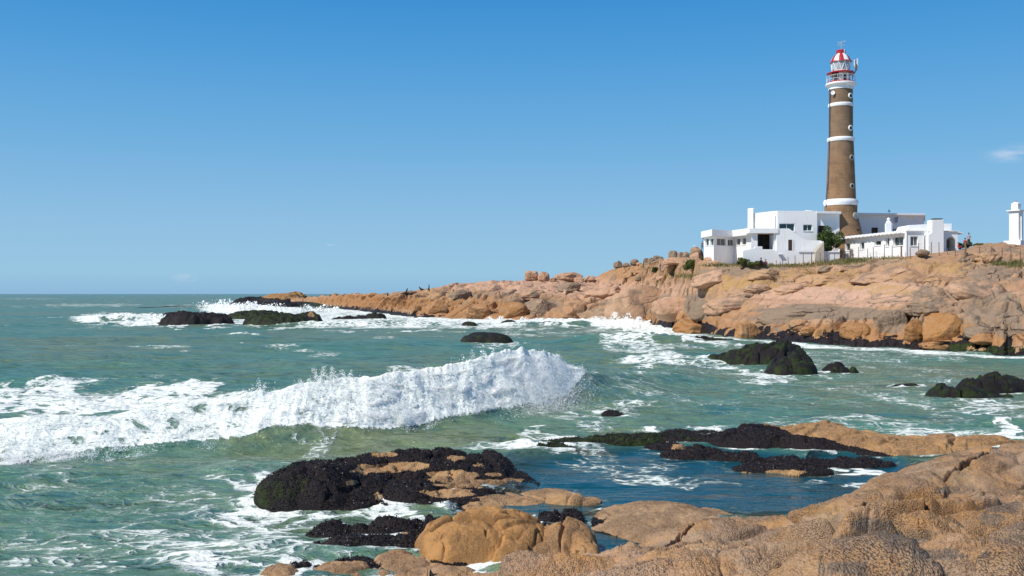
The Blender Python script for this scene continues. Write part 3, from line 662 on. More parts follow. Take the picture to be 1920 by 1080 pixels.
# crest trail and breaker body
wlow = np.interp(WXP, [-300, 0, 200, 390, 440, 500, 560, 640, 720, 800, 900, 960, 1000, 1060, 1100], [890, 878, 860, 838, 828, 803, 797, 803, 815, 808, 795, 780, 770, 742, 700])
onw = (br > 0.12 * bh) & (bh > 0.4)
dens = np.maximum(dens, np.where(onw & (bs < 0.6), (1 - sstep(-6, 6, wyp - wlow)) * sstep(0.4, 0.9, bh) * (.74 + .26 * sstep(380, 600, WXP)), 0))
dens = np.maximum(dens, 0.62 * np.exp(-np.maximum(bs, 0) / 2.5) * (bs > -0.2) * sstep(0.4, 1.0, bh) * (1 - sstep(1040, 1100, WXP)))
dens = np.clip(dens + 0.13 * fbm(WX * .25, WY * .12, 71, 4) * (dens > 0.05), 0, 1)
ring = np.zeros(WX.shape)
for Bs, pw_ in ROCKB:
    X0 = min(b[0] - b[2] for b in Bs) - 3; X1 = max(b[0] + b[2] for b in Bs) + 3; Y0 = min(b[1] - b[3] for b in Bs) - 3; Y1 = max(b[1] + b[3] for b in Bs) + 3
    m_ = (WX > X0) & (WX < X1) & (WY > Y0) & (WY < Y1)
    if not m_.any(): continue
    best = np.full(m_.sum(), 9.0); xm, ym = WX[m_], WY[m_]
    for (cx, cy, a_, d_, H_, rot_) in Bs:
        ca, sa = math.cos(rot_), math.sin(rot_); u_ = np.abs(((xm - cx) * ca + (ym - cy) * sa) / a_); v_ = np.abs((-(xm - cx) * sa + (ym - cy) * ca) / d_)
        r_ = (u_ ** pw_ + v_ ** pw_) ** (1 / pw_); best = np.minimum(best, (r_ - 1) * min(a_, d_))
    wd = .28 + .004 * ym
    ring[m_] = np.maximum(ring[m_], np.exp(-(np.maximum(best, 0) / wd) ** 2) * (0.62 + .5 * fbm(xm * .9, ym * .9, 66, 3)))
dens = np.maximum(dens, ring * (0.86 - 0.42 * pool))
caps = sstep(0.52, 0.8, fbm(WX * .09, WY * .05, 72, 4) + 0.15 * perlin(WX * .3, WY * .2, 4)) * (WY > 45)
dens = np.maximum(dens, 0.5 * caps * (1 - bay))
dens = np.maximum(dens, 0.14)
# lumpy body where foam is thick
WZ = WZ + sstep(0.6, 0.95, dens) * 0.10 * np.clip(WY / 45, .5, 3) * np.abs(fbm(WX * 1.2 / np.clip(WY / 60, .6, 4), WY * 1.2 / np.clip(WY / 30, .6, 40) ** 1.5, 90, 3, .5)) * (1 - pool)
olive = sstep(0.1, 0.9, 0.5 + 0.8 * fbm(WX * .03, WY * .018, 95, 3) + .4 * spots(WXP, WYP, [(650, 838, 260, 30, 1), (1150, 660, 160, 50, 1), (1150, 790, 200, 30, .6), (650, 625, 500, 18, .8), (200, 565, 500, 8, .5)]))

def water_mat():
    t = NT('sea_water'); p = t.pos(); 
    foam = t.attr('foam'); pool_ = t.attr('pool')
    # lace: warped cell edges, stretched along the crests
    ps = t.pos((0.8, 1.15, 1.0))
    wv = t.n('ShaderNodeTexNoise'); wv.inputs['Scale'].default_value = 0.8; wv.inputs['Detail'].default_value = 5; t.l(ps, wv.inputs['Vector'])
    sc = t.n('ShaderNodeVectorMath'); sc.operation = 'SCALE'; sc.inputs['Scale'].default_value = 1.5; t.l(wv.outputs['Color'], sc.inputs[0])
    ad = t.n('ShaderNodeVectorMath'); ad.operation = 'ADD'; t.l(ps, ad.inputs[0]); t.l(sc.outputs[0], ad.inputs[1])
    def edge(scale):
        v = t.n('ShaderNodeTexVoronoi'); v.feature = 'DISTANCE_TO_EDGE'; v.inputs['Scale'].default_value = scale; t.l(ad.outputs[0], v.inputs['Vector']); return v.outputs[0]
    e1 = t.rng(edge(1.15), 0.0, 0.42, 0, 1, False); e2 = t.rng(edge(3.6), 0.0, 0.42, 0, 1, False)
    patch = t.noise(ps, 0.45, 5, 0.6)
    fine = t.noise(ps, 5.0, 5, 0.7)
    val = t.math('ADD', t.math('MULTIPLY', e1, 0.46), t.math('MULTIPLY', e2, 0.28))
    val = t.math('ADD', val, t.math('MULTIPLY', patch, 0.50))
    val = t.math('ADD', val, t.math('MULTIPLY', fine, 0.36))
    # val roughly 0.4..1.3; foam where val < threshold(density)
    thr = t.rng(foam, 0.0, 1.0, 0.14, 1.18, False)
    dif = t.math('SUBTRACT', thr, val)
    solid = t.rng(dif, -0.03, 0.13)
    veil = t.rng(dif, -0.18, 0.04, 0.0, 0.26)
    mask = t.math('MAXIMUM', solid, veil)
    body = t.mix(t.attr('olive'), (0.088, 0.196, 0.130), (0.150, 0.192, 0.096))
    nb = t.noise(t.pos((0.25, 0.5, 1)), 0.5, 4)
    body = t.mix(t.rng(nb, 0.35, 0.7, 0, 0.55), body, (0.070, 0.215, 0.168))
    nb2 = t.noise(t.pos((0.35, 1.2, 1)), 0.9, 5, .65)
    body = t.mix(t.rng(nb2, .48, .68, 0, .6), body, (0.030, 0.125, 0.125)); body = t.mix(t.rng(nb2, .46, .30, 0, .5), body, (0.120, 0.180, 0.095))
    body = t.mix(pool_, body, (0.004, 0.060, 0.080)); body = t.mix(t.math('MULTIPLY', t.attr('shoal'), .8), body, (0.105, 0.085, 0.042))
    fcol = t.mix(t.rng(dif, 0.02, 0.30), (0.50, 0.58, 0.53), (0.86, 0.89, 0.83))
    c = t.mix(mask, body, fcol)
    rough = t.rng(mask, 0, 1, 0.12, 0.75, False)
    calm = t.math('SUBTRACT', 1.0, t.math('MULTIPLY', pool_, .75))
    b = t.bump(t.math('MULTIPLY', t.noise(t.pos((0.5, 1.1, 1)), 0.22, 4, 0.6), calm), 0.9, 1.6)
    b = t.bump(t.math('MULTIPLY', t.noise(t.pos((0.55, 1.3, 1)), 0.8, 5, 0.6), calm), 0.9, 0.5, b)
    b = t.bump(t.math('MULTIPLY', t.noise(t.pos((0.8, 1.5, 1)), 2.4, 5, 0.62), calm), 0.7, 0.12, b)
    b = t.bump(t.math('MULTIPLY', t.noise(t.pos((1, 1.6, 1)), 8.0, 3, 0.6), calm), 0.5, 0.025, b)
    b = t.bump(t.math('MULTIPLY', t.math('ADD', fine, patch), mask), 0.7, 0.10, b)
    # wind-roughened water never mirrors fully at grazing angles: wave faces shade one another
    dif_ = t.n('ShaderNodeBsdfDiffuse'); t.l(c, dif_.inputs['Color']); t.l(b, dif_.inputs['Normal'])
    gl_ = t.n('ShaderNodeBsdfGlossy'); t.l(t.rng(pool_, 0, 1, .16, .10, False), gl_.inputs['Roughness']); t.l(b, gl_.inputs['Normal'])
    fr_ = t.n('ShaderNodeFresnel'); fr_.inputs['IOR'].default_value = 1.33; t.l(b, fr_.inputs['Normal'])
    fm = t.math('MULTIPLY', t.math('MINIMUM', fr_.outputs[0], 0.66), t.math('SUBTRACT', 1.0, t.math('MULTIPLY', mask, .85)))
    ms = t.n('ShaderNodeMixShader'); t.l(fm, ms.inputs[0]); t.l(dif_.outputs[0], ms.inputs[1]); t.l(gl_.outputs[0], ms.inputs[2])
    return t.done(ms)
M_water = water_mat()
sea = grid_obj('sea_water', WX, WY, WZ, dict(foam=dens, pool=pool, olive=olive, shoal=spots(WXP, WYP, [(1090, 852, 60, 7, .9), (1190, 862, 40, 5, .7), (1180, 968, 90, 9, 1), (1060, 935, 90, 10, .8), (960, 925, 60, 6, .8), (1400, 893, 90, 7, .7), (1560, 890, 60, 6, .7), (1380, 968, 90, 6, .8), (1140, 1000, 60, 12, .5), (1050, 885, 60, 5, .5), (1500, 875, 90, 10, .5)], True)), M_water)
tag(sea, 'choppy green-blue sea with lacy white foam and a calm dark tide pool', kind='structure')

# ------------------------------------------------------------------ white body of the breaking wave
def foam_mat():
    t = NT('sea_foam'); p = t.pos()
    n1 = t.noise(p, 0.8, 5, 0.62); n2 = t.noise(p, 9.0, 6, 0.72); n3 = t.noise(p, 3.0, 5, 0.6)
    c = t.mix(t.rng(n1, 0.47, 0.63, 0, 0.75), (1.0, 0.995, 0.95), (0.78, 0.85, 0.62))
    c = t.mix(t.rng(n2, 0.3, 0.5, 0.25, 0), c, (0.60, 0.70, 0.62))
    b = t.bump(n3, 0.25, 0.06); b = t.bump(n2, 0.5, 0.035, b)
    s = t.bsdf(c, 0.9, b, 0.1)
    s.inputs['Subsurface Weight'].default_value = 1.0; s.inputs['Subsurface Radius'].default_value = (0.6, 0.62, 0.6); s.inputs['Subsurface Scale'].default_value = 1.0
    return t.done(s)
M_foam = foam_mat()
fxx = np.arange(-22, 5.6, 0.033); fs = np.linspace(-3.4, 3.4, 190)
FXw, FSw = np.meshgrid(fxx, fs)
b_, c_, h_ = wave_line(FXw)
FYw = c_ + FSw
zz, s2, _ = breaker(FXw, FYw)
wq_ = .5 * perlin(FXw * .7, FSw * 1.1, 121); bill = np.abs(fbm(FXw * 1.0 + wq_, FSw * 2.1 + FXw * .25 - wq_, 120, 4, .55, 2.1))
bl2 = np.abs(fbm(FXw * 3.1, FSw * 3.6, 140, 4, .65))
lump = worley(FXw * 1.5 + .5 * perlin(FXw * 2, FSw * 3, 3), FSw * 2.8 + .5 * perlin(FXw * 2 + 5, FSw * 3, 4), 150)[0]
lump2 = worley(FXw * 4.2 + .5 * perlin(FXw * 5 + 3, FSw * 6, 6), FSw * 7 + .5 * perlin(FXw * 5, FSw * 5, 3), 151)[0]
fine_ = fbm(FXw * 7 + 1.5 * perlin(FXw * 3, FSw * 3, 5), FSw * 5, 145, 3, .7)
thick = 0.07 + 0.24 * bill + 0.05 * bl2 + 0.07 * (1 - np.minimum(1, lump) ** 2) + .035 * (1 - np.minimum(1, lump2) ** 2) + .035 * fine_
up = sstep(0.02, 0.35, zz / np.maximum(h_, .1))
fpx, fpy = px(FXw, FYw, zz)
low = np.interp(fpx, [-300, 0, 200, 390, 440, 500, 560, 640, 720, 800, 900, 960, 1000, 1060, 1100], [890, 878, 860, 838, 828, 803, 797, 803, 815, 808, 795, 780, 772, 742, 700])
ed = (low - fpy) / 10.0 + 1.6 * fbm(FXw * 1.3, FSw * 1.3, 160, 4, .65)
crest_cov = 1 - sstep(0.15, 0.9, FSw + 0.5 * fbm(FXw * 1.1, FSw, 170, 3))
rlim = 1038 + np.clip(745 - fpy, -10, 55)
right = 1 - sstep(-30, 14, fpx - rlim + 38 * fbm(FXw * 1.6, FSw * 1.6, 171, 5, .65))
hole = sstep(.02, .40, fbm(FXw * .8, FSw * 1.8, 175, 4, .6)) * (1 - sstep(380, 600, fpx)) * (fpx > -200)
cover = sstep(-0.2, 1.2, ed) * crest_cov * right * sstep(.3, .6, h_) * (1 - .97 * hole)
th2 = thick * sstep(0.05, 0.6, cover) * np.clip(h_ / 2.0, .5, 1.2)
Zf = zz + th2 * 0.45 - 0.02 - .10 * up - 0.3 * (cover < 0.1) 
Yf = FYw - th2 * 1.25 * (FSw < 0.8) * up
keep = cover > 0.12 + 0.25 * rnd(np.floor(FXw * 40), np.floor(FSw * 40), 9)
kq = keep[:-1, :-1] & keep[1:, :-1] & keep[:-1, 1:] & keep[1:, 1:]
wf = grid_obj('wave_foam', FXw, Yf, Zf, None, M_foam, None, kq)
tag(wf, 'thick white foam tumbling down the face of the breaking wave', 'foam', kind='stuff')

# ------------------------------------------------------------------ spray: thousands of small drops
def scatter_mesh(name, pts, sizes, mat, stretch=None, rot=True, seed=1):
    rg = np.random.default_rng(seed); n = len(pts)
    base = np.array([(1, 0, 0), (-1, 0, 0), (0, 1, 0), (0, -1, 0), (0, 0, 1), (0, 0, -1)], float)
    if stretch is not None: base = base * np.array(stretch)
    tri = np.array([(0, 2, 4), (2, 1, 4), (1, 3, 4), (3, 0, 4), (2, 0, 5), (1, 2, 5), (3, 1, 5), (0, 3, 5)])
    q = rg.normal(size=(n, 4)); q /= np.linalg.norm(q, axis=1)[:, None]
    w, x, y, z = q.T
    Rm = np.stack([1 - 2 * (y * y + z * z), 2 * (x * y - z * w), 2 * (x * z + y * w), 2 * (x * y + z * w), 1 - 2 * (x * x + z * z), 2 * (y * z - x * w), 2 * (x * z - y * w), 2 * (y * z + x * w), 1 - 2 * (x * x + y * y)], -1).reshape(n, 3, 3)
    v = np.einsum('nij,kj->nki', Rm, base) * sizes[:, None, None] + pts[:, None, :]
    f = (tri[None] + (np.arange(n) * 6)[:, None, None]).reshape(-1, 3)
    return mesh_np(name, v.reshape(-1, 3), f, None, mat, smooth=False)
rg = np.random.default_rng(4)
SP = []; SS = []
def along(n, x0p, x1p, up_m, spread, size, back=0.0, dens_fn=None):
    xw0 = np.interp(x0p, [w[0] for w in WV], wx_); xw1 = np.interp(x1p, [w[0] for w in WV], wx_)
    X = rg.uniform(xw0, xw1, n)
    keepn = rg.random(n) < 0.15 + 0.85 * sstep(-.3, .5, perlin(X * 1.3, X * 0 + 2.2, 31) + .5 * perlin(X * 4, X * 0, 32)); X = X[keepn]
    b, c, h = wave_line(X); m = len(X)
    Y = c + back + rg.normal(0, spread, m)
    Zb = breaker(X, c)[0]
    lift = 0.5 + 0.5 * perlin(X * 2.3, X * 0 + 5, 33) + .4 * perlin(X * 7, X * 0, 34)
    Z = Zb + 0.05 + np.abs(rg.exponential(up_m, m)) * np.clip(lift, .1, 2)
    SP.append(np.stack([X, Y, Z], -1)); SS.append(size * (0.35 + rg.exponential(.6, m)))
along(20000, 0, 480, .05, .35, .006)
along(60000, 430, 1050, .09, .4, .0065, .1)
def burst(n, xp, yp, d, w, h, size, fan=1.0):
    c = at(xp, yp, d); k = rg.random(n) ** .6
    a = rg.normal(0, .42 * fan, n); X = c.x + np.sin(a) * k * w + rg.normal(0, w * .05, n); Z = c.z + np.cos(a) * k * h * (0.55 + .45 * np.cos(a * 9 + rg.integers(0, 6))); Y = c.y + rg.normal(0, w * .25, n)
    SP.append(np.stack([X, Y, Z], -1)); SS.append(size * (0.3 + rg.exponential(.6, n)))
for (n, xp, yp, w, h) in [(700, 488, 738, .45, .55), (600, 470, 742, .5, .3), (1500, 600, 722, .6, .75), (1200, 625, 718, .5, .6), (900, 570, 728, .6, .4), (700, 650, 716, .5, .45), (900, 885, 690, .7, .75), (900, 915, 678, .7, .55), (600, 740, 704, .4, .35)]:
    burst(n, xp, yp, float(np.interp(xp, [w_[0] for w_ in WV], wc_)) - .1, w, h, .0075)
# right-hand mist and the ragged lower lip
n = 46000; xr = np.clip(rg.normal(1020, 34, n), 900, 1105); dcr = np.interp(xr, [w_[0] for w_ in WV], wc_); dbr = np.interp(xr, [w_[0] for w_ in WV], wb_)
yc_ = np.interp(xr, [w_[0] for w_ in WV], [w_[2] for w_ in WV]); yb_ = np.interp(xr, [w_[0] for w_ in WV], [w_[1] - 8 for w_ in WV])
tt = rg.beta(1.3, 1.3, n); yy = yc_ + (yb_ - yc_) * tt; dd = dcr + (dbr - dcr) * tt - rg.random(n) * .7 - .3
xx = xr + rg.exponential(9, n)
SP.append(np.stack([(xx - 960) / FPX * dd, dd, EYE + (HZ - yy) / FPX * dd], -1)); SS.append(.0065 * (0.3 + rg.exponential(.5, n)))
em = np.where(((cover > .02) & (cover < .45)).ravel())[0]
pk = rg.choice(em, 80000)
SP.append(np.stack([FXw.ravel()[pk] + rg.normal(0, .07, 80000), Yf.ravel()[pk] - np.abs(rg.normal(0, .12, 80000)), np.maximum(zz.ravel()[pk], 0) + rg.normal(.03, .06, 80000)], -1)); SS.append(.0065 * (0.3 + rg.exponential(.5, 80000)))
# a haze of droplets clinging to the whole tumbling face
fm_ = np.where((cover > .5).ravel())[0]; pk = rg.choice(fm_, 230000)
off_ = rg.exponential(.085, 230000) * (0.4 + 1.2 * sstep(-.3, .5, perlin(FXw.ravel()[pk] * 1.7, FSw.ravel()[pk] * 1.7, 190)))
TP = np.stack([FXw.ravel()[pk] + rg.normal(0, .03, 230000), Yf.ravel()[pk] - off_ * .8, Zf.ravel()[pk] + off_ * .7], -1)
TS = .0095 * (0.35 + rg.exponential(.45, 230000))
# surf against the headland and the reefs
for (n, xp, yp, w, h, sz) in [(2500, 1160, 609, 3.5, 2.2, .05), (1500, 1120, 607, 4, 1.2, .05), (1800, 1190, 611, 3, 1.5, .05), (900, 930, 605, 3.5, 1.2, .05), (700, 990, 606, 4, 1.0, .05), (600, 1060, 606, 4, .9, .05),
                         (900, 420, 577, 14, 3, .14), (900, 470, 579, 14, 2.5, .14), (900, 230, 603, 7, 1.6, .08), (600, 290, 604, 6, 1.5, .08), (500, 590, 583, 8, 2.0, .12), (500, 1480, 652, 3, .5, .03)]:
    burst(n, xp, yp, sea_d(yp + 1), w, h, sz, 1.5)
SP = np.vstack(SP); SS = np.concatenate(SS)
t = NT('spray_drops'); M_spray = t.done(t.bsdf((1.0, 1.0, 0.97), 0.8, None, .1))
# the fine haze uses four-sided drops
bt_ = np.array([(1, 1, 1), (1, -1, -1), (-1, 1, -1), (-1, -1, 1)], float) * .75
vt = TP[:, None, :] + bt_[None] * TS[:, None, None]
nt_ = len(TP)
def two(a_pts, a_sz):
    o1 = scatter_mesh('sea_spray', a_pts, a_sz, M_spray, seed=2); return o1
o = two(SP, SS)
tf = (np.array([(0, 1, 2), (0, 3, 1), (0, 2, 3), (1, 3, 2)])[None] + (np.arange(nt_) * 4)[:, None, None]).reshape(-1, 3)
o2 = mesh_np('spray_haze', vt.reshape(-1, 3), tf, None, M_spray, smooth=False)
tag(o2, 'fine haze of droplets along the face of the breaking wave', 'spray', kind='stuff')
tag(o, 'fine white spray thrown off the wave crests', 'spray', kind='stuff')

# ------------------------------------------------------------------ mussel shells over the black rocks
MP = []; MS = []
for (X, Y, Z, a_) in SH:
    den = a_['mussel'] * (Z > -0.02)
    if den.max() < 0.3: continue
    idx = np.where(den.ravel() > 0.55)[0]
    cell = abs((X[0, 1] - X[0, 0]) * (Y[1, 0] - Y[0, 0]))
    n = int(min(26000, len(idx) * cell * 420))
    if n < 5: continue
    pk = rg.choice(idx, n)
    MP.append(np.stack([X.ravel()[pk] + rg.normal(0, .012, n), Y.ravel()[pk] + rg.normal(0, .012, n), Z.ravel()[pk] + rg.uniform(-.005, .03, n)], -1)); MS.append(rg.uniform(.016, .036, n))
t = NT('mussel_shell'); p = t.pos(); nn1 = t.noise(p, 30, 3)
M_shell = t.done(t.bsdf(t.mix(t.rng(nn1, .4, .65), (0.008, 0.007, 0.009), (0.042, 0.027, 0.020)), 0.4, None, .3))
MP = np.vstack(MP); MS = np.concatenate(MS)
o = scatter_mesh('mussel_bed', MP, MS, M_shell, (1.0, .5, .36), seed=5)
tag(o, 'dense beds of small blue-black mussels over the low rocks', 'mussels', kind='stuff')
# ------------------------------------------------------------------ mesh collector for built things
class MB:
    def __init__(self): self.v = []; self.f = []
    def add(self, vs, fs):
        o = len(self.v); self.v += [tuple(v) for v in vs]; self.f += [tuple(i + o for i in f) for f in fs]; return self
    def quad(self, a, b, c, d): return self.add([a, b, c, d], [(0, 1, 2, 3)])
    def box(self, x0, x1, y0, y1, z0, z1):
        return self.prism([(x0, y0), (x1, y0), (x1, y1), (x0, y1)], z0, z1)
    def prism(self, poly, z0, z1, ztop=None):
        n = len(poly); zt = ztop or [z1] * n
        vs = [(p[0], p[1], z0) for p in poly] + [(p[0], p[1], z) for p, z in zip(poly, zt)]
        fs = [tuple(range(n))[::-1], tuple(range(n, 2 * n))] + [(i, (i + 1) % n, n + (i + 1) % n, n + i) for i in range(n)]
        return self.add(vs, fs)
    def xz(self, poly, y0, y1):
        """outline in (x, z), extruded in depth y0..y1"""
        n = len(poly)
        vs = [(p[0], y0, p[1]) for p in poly] + [(p[0], y1, p[1]) for p in poly]
        fs = [tuple(range(n)), tuple(range(n, 2 * n))[::-1]] + [(i, n + i, n + (i + 1) % n, (i + 1) % n) for i in range(n)]
        return self.add(vs, fs)
    def bar(self, a, b, r, n=6, r2=None):
        a = Vector(a); b = Vector(b); d = (b - a)
        if d.length < 1e-6: return self
        d.normalize(); u = d.orthogonal().normalized(); w = d.cross(u); r2 = r if r2 is None else r2
        vs = [a + (u * math.cos(t) + w * math.sin(t)) * r for t in [2 * math.pi * i / n for i in range(n)]] + [b + (u * math.cos(t) + w * math.sin(t)) * r2 for t in [2 * math.pi * i / n for i in range(n)]]
        fs = [(i, (i + 1) % n, n + (i + 1) % n, n + i) for i in range(n)] + [tuple(range(n))[::-1], tuple(range(n, 2 * n))]
        return self.add(vs, fs)
    def path(self, pts, r, n=6):
        for a, b in zip(pts[:-1], pts[1:]): self.bar(a, b, r, n)
        return self
    def lathe(self, prof, c=(0, 0), n=48, a0=0.0, a1=2 * math.pi):
        full = abs(a1 - a0 - 2 * math.pi) < 1e-6; m = n if full else n + 1
        vs = [(c[0] + r * math.cos(a0 + (a1 - a0) * i / n), c[1] + r * math.sin(a0 + (a1 - a0) * i / n), z) for r, z in prof for i in range(m)]
        fs = []
        for k in range(len(prof) - 1):
            for i in range(n):
                j = (i + 1) % m
                fs.append((k * m + i, k * m + j, (k + 1) * m + j, (k + 1) * m + i))
        return self.add(vs, fs)
    def build(self, name, mat, parent=None, smooth=None, bevel=0.0):
        me = bpy.data.meshes.new(name); me.from_pydata(self.v, [], self.f)
        bm = bmesh.new(); bm.from_mesh(me); bmesh.ops.recalc_face_normals(bm, faces=bm.faces) if smooth != 'keep' else None
        if bevel: bmesh.ops.bevel(bm, geom=[e for e in bm.edges if e.is_manifold and e.calc_face_angle(0) > 0.6], offset=bevel, segments=2, affect='EDGES', clamp_overlap=True)
        bm.to_mesh(me); bm.free()
        if mat: me.materials.append(mat)
        if smooth and smooth != 'keep':
            me.polygons.foreach_set('use_smooth', [True] * len(me.polygons)); me.set_sharp_from_angle(angle=math.radians(smooth))
        o = bpy.data.objects.new(name, me); link(o, parent)
        if parent is not None and parent.get('_inv') is None:
            o.matrix_parent_inverse = parent.matrix_basis.inverted()
        return o
def empty(name, loc=(0, 0, 0), label=None, cat=None, group=None):
    o = bpy.data.objects.new(name, None); o.empty_display_size = 0.5; link(o); o.location = loc
    return tag(o, label, cat, group)
def subtree(o):
    """a part's children: parent without moving the mesh (world-space vertices)"""
    return o

# materials of built things
def whitewash():
    t = NT('whitewash'); p = t.pos()
    st = t.noise(t.pos((2.2, 2.2, 0.35)), 1.6, 6, .65); n = t.noise(p, .5, 4)
    c = t.mix(t.rng(st, .5, .78, 0, .5), (0.84, 0.84, 0.83), (0.62, 0.60, 0.55)); c = t.mix(t.rng(n, .45, .7, 0, .3), c, (0.76, 0.76, 0.76))
    return t.done(t.bsdf(c, .85, t.bump(t.noise(p, 5, 4), .25, .03), .2))
M_white = whitewash()
def brick():
    t = NT('lighthouse_brick'); tcn = t.n('ShaderNodeTexCoord')
    g = t.n('ShaderNodeNewGeometry'); s = t.n('ShaderNodeSeparateXYZ'); t.l(tcn.outputs['Object'], s.inputs[0])
    ang = t.math('ARCTAN2', s.outputs[1], s.outputs[0]); cb = t.n('ShaderNodeCombineXYZ')
    t.l(t.math('MULTIPLY', ang, 2.2), cb.inputs[0]); t.l(s.outputs[2], cb.inputs[1])
    b = t.n('ShaderNodeTexBrick'); t.l(cb.outputs[0], b.inputs['Vector'])
    b.inputs['Color1'].default_value = (.335, .180, .088, 1); b.inputs['Color2'].default_value = (.22, .132, .068, 1); b.inputs['Mortar'].default_value = (.25, .18, .115, 1)
    b.inputs['Scale'].default_value = 1.0; b.inputs['Brick Width'].default_value = .30; b.inputs['Row Height'].default_value = .10; b.inputs['Mortar Size'].default_value = .012
    p = tcn.outputs['Object']
    n1 = t.noise(p, .9, 5, .65); nh = t.n('ShaderNodeTexNoise'); nh.inputs['Scale'].default_value = 1.0; nh.inputs['Detail'].default_value = 6; mpn = t.n('ShaderNodeVectorMath'); mpn.operation = 'MULTIPLY'; mpn.inputs[1].default_value = (.5, .5, 5.0); t.l(p, mpn.inputs[0]); t.l(mpn.outputs[0], nh.inputs['Vector']); n2 = t.noise(t.pos((3, 3, .4)), 1.0, 5, .6)
    c = t.mix(t.rng(nh.outputs[0], .42, .62, 0, .6), b.outputs['Color'], (.35, .212, .115)); c = t.mix(t.rng(n1, .35, .7, 0, .7), c, (.165, .102, .062)); c = t.mix(t.rng(n2, .52, .75, 0, .55), c, (.33, .215, .13))
    # grey weathering in the upper third, black streak under the upper band
    zz = t.rng(s.outputs[2], 12.0, 16.0, 0, .4); c = t.mix(zz, c, (.20, .155, .115))
    return t.done(t.bsdf(c, .9, t.bump(b.outputs['Fac'], .4, -.02), .15))
M_brick = brick()
M_red = simple_mat('red_paint', (.42, .018, .026), .4, .2, 3, spec=.5)
M_wpaint = simple_mat('white_paint', (.82, .82, .80), .4, .05, 3, spec=.5)
M_glass = simple_mat('window_glass', (.035, .06, .065), .12, .3, 2, spec=.6)
M_curtain = simple_mat('window_curtain', (.16, .15, .14), .35, .4, 3, spec=.6)
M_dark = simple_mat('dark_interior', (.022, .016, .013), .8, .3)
M_door = simple_mat('dark_door', (.06, .032, .022), .6, .3, 4)
M_frame = simple_mat('window_frame', (.74, .74, .72), .5)
M_metal = simple_mat('galvanised_metal', (.55, .57, .60), .35, .1, spec=.5, metal=.3)
M_cable = simple_mat('blue_cable', (.015, .07, .16), .4)
M_wood = simple_mat('weathered_wood', (.20, .13, .08), .85, .35, 6)
M_post = simple_mat('grey_post', (.15, .12, .10), .8, .3, 6)
M_stain = simple_mat('stained_render', (.30, .27, .21), .9, .3, 3)
M_concrete = simple_mat('old_concrete', (.50, .44, .36), .9, .2, 2)
M_lens = simple_mat('lantern_lens', (.30, .37, .40), .12, .35, 3, spec=.8)

# ------------------------------------------------------------------ lighthouse
LD = 131.7; LS = FPX / LD
LX = (1576.5 - 960) / LS; LY = LD
def lz(y): return EYE + (HZ - y) / LS
def lr(p): return p / LS
base_z = 9.2
lh = empty('lighthouse', (LX, LY, base_z), 'tall round brown brick lighthouse with white rings and a red and white lantern', 'lighthouse')
def lpart(mb, name, mat, parent=lh, smooth=40):
    mb.v = [(x - LX, y - LY, z - base_z) for x, y, z in mb.v]
    me_o = mb.build(name, mat, None, smooth)
    me_o.parent = parent
    return me_o
prof = [(lr(41), base_z - 2), (lr(40.5), lz(448)), (lr(38.5), lz(440)), (lr(35.8), lz(427)), (lr(33.2), lz(417)), (lr(30.6), lz(407)), (lr(29.2), lz(399)), (lr(29.6), lz(386)),
        (lr(27.2), lz(376)), (lr(25.8), lz(340)), (lr(24.2), lz(300)), (lr(23.0), lz(266)), (lr(21.8), lz(258)), (lr(21.7), lz(200)), (lr(21.4), lz(166))]
# resample for brick shading
shaft = lpart(MB().lathe(prof, (LX, LY), 96), 'brick_tower', M_brick)
for (y0, y1, r, bul) in [(386, 375, 28, 3.4), (266, 259, 22.5, 2.6), (201, 195, 21.6, 1.5)]:
    p_ = [(lr(r - .8), lz(y0 + 1)), (lr(r + bul * .6), lz(y0)), (lr(r + bul), lz(y0 - (y0 - y1) * .45)), (lr(r + bul), lz(y0 - (y0 - y1) * .7)), (lr(r + bul * .5), lz(y1)), (lr(r - 1.2), lz(y1 - .6))]
    lpart(MB().lathe(p_, (LX, LY), 72), 'ring', M_white)
balc = lpart(MB().lathe([(lr(21), lz(169.5)), (lr(22.5), lz(169)), (lr(23), lz(163.5)), (lr(25.4), lz(162)), (lr(27.6), lz(160.2)), (lr(27.8), lz(158)), (lr(26.4), lz(156.8)), (lr(2), lz(156.6))], (LX, LY), 72), 'balcony', M_white)
# watch room under the lantern: white piers and red recesses
lpart(MB().lathe([(lr(15.4), lz(157)), (lr(15.4), lz(137))], (LX, LY), 48), 'watch_room', M_red)
for k in range(8):
    a = math.radians(-90 + 17 + 45 * k + 11)
    m = MB(); ca, sa = math.cos(a), math.sin(a); r0 = lr(14.8); r1 = lr(16.6); w = lr(4.0)
    m.prism([(LX + r0 * ca - w * -sa, LY + r0 * sa - w * ca), (LX + r1 * ca - w * -sa, LY + r1 * sa - w * ca), (LX + r1 * ca + w * -sa, LY + r1 * sa + w * ca), (LX + r0 * ca + w * -sa, LY + r0 * sa + w * ca)], lz(156.6), lz(137.5))
    lpart(m, 'pier', M_wpaint, smooth=None)
disc = lpart(MB().lathe([(lr(15), lz(139)), (lr(20), lz(139)), (lr(25.4), lz(138.6)), (lr(25.6), lz(137.4)), (lr(18), lz(134.6)), (lr(16.5), lz(134.2))], (LX, LY), 64), 'upper_gallery', M_red)
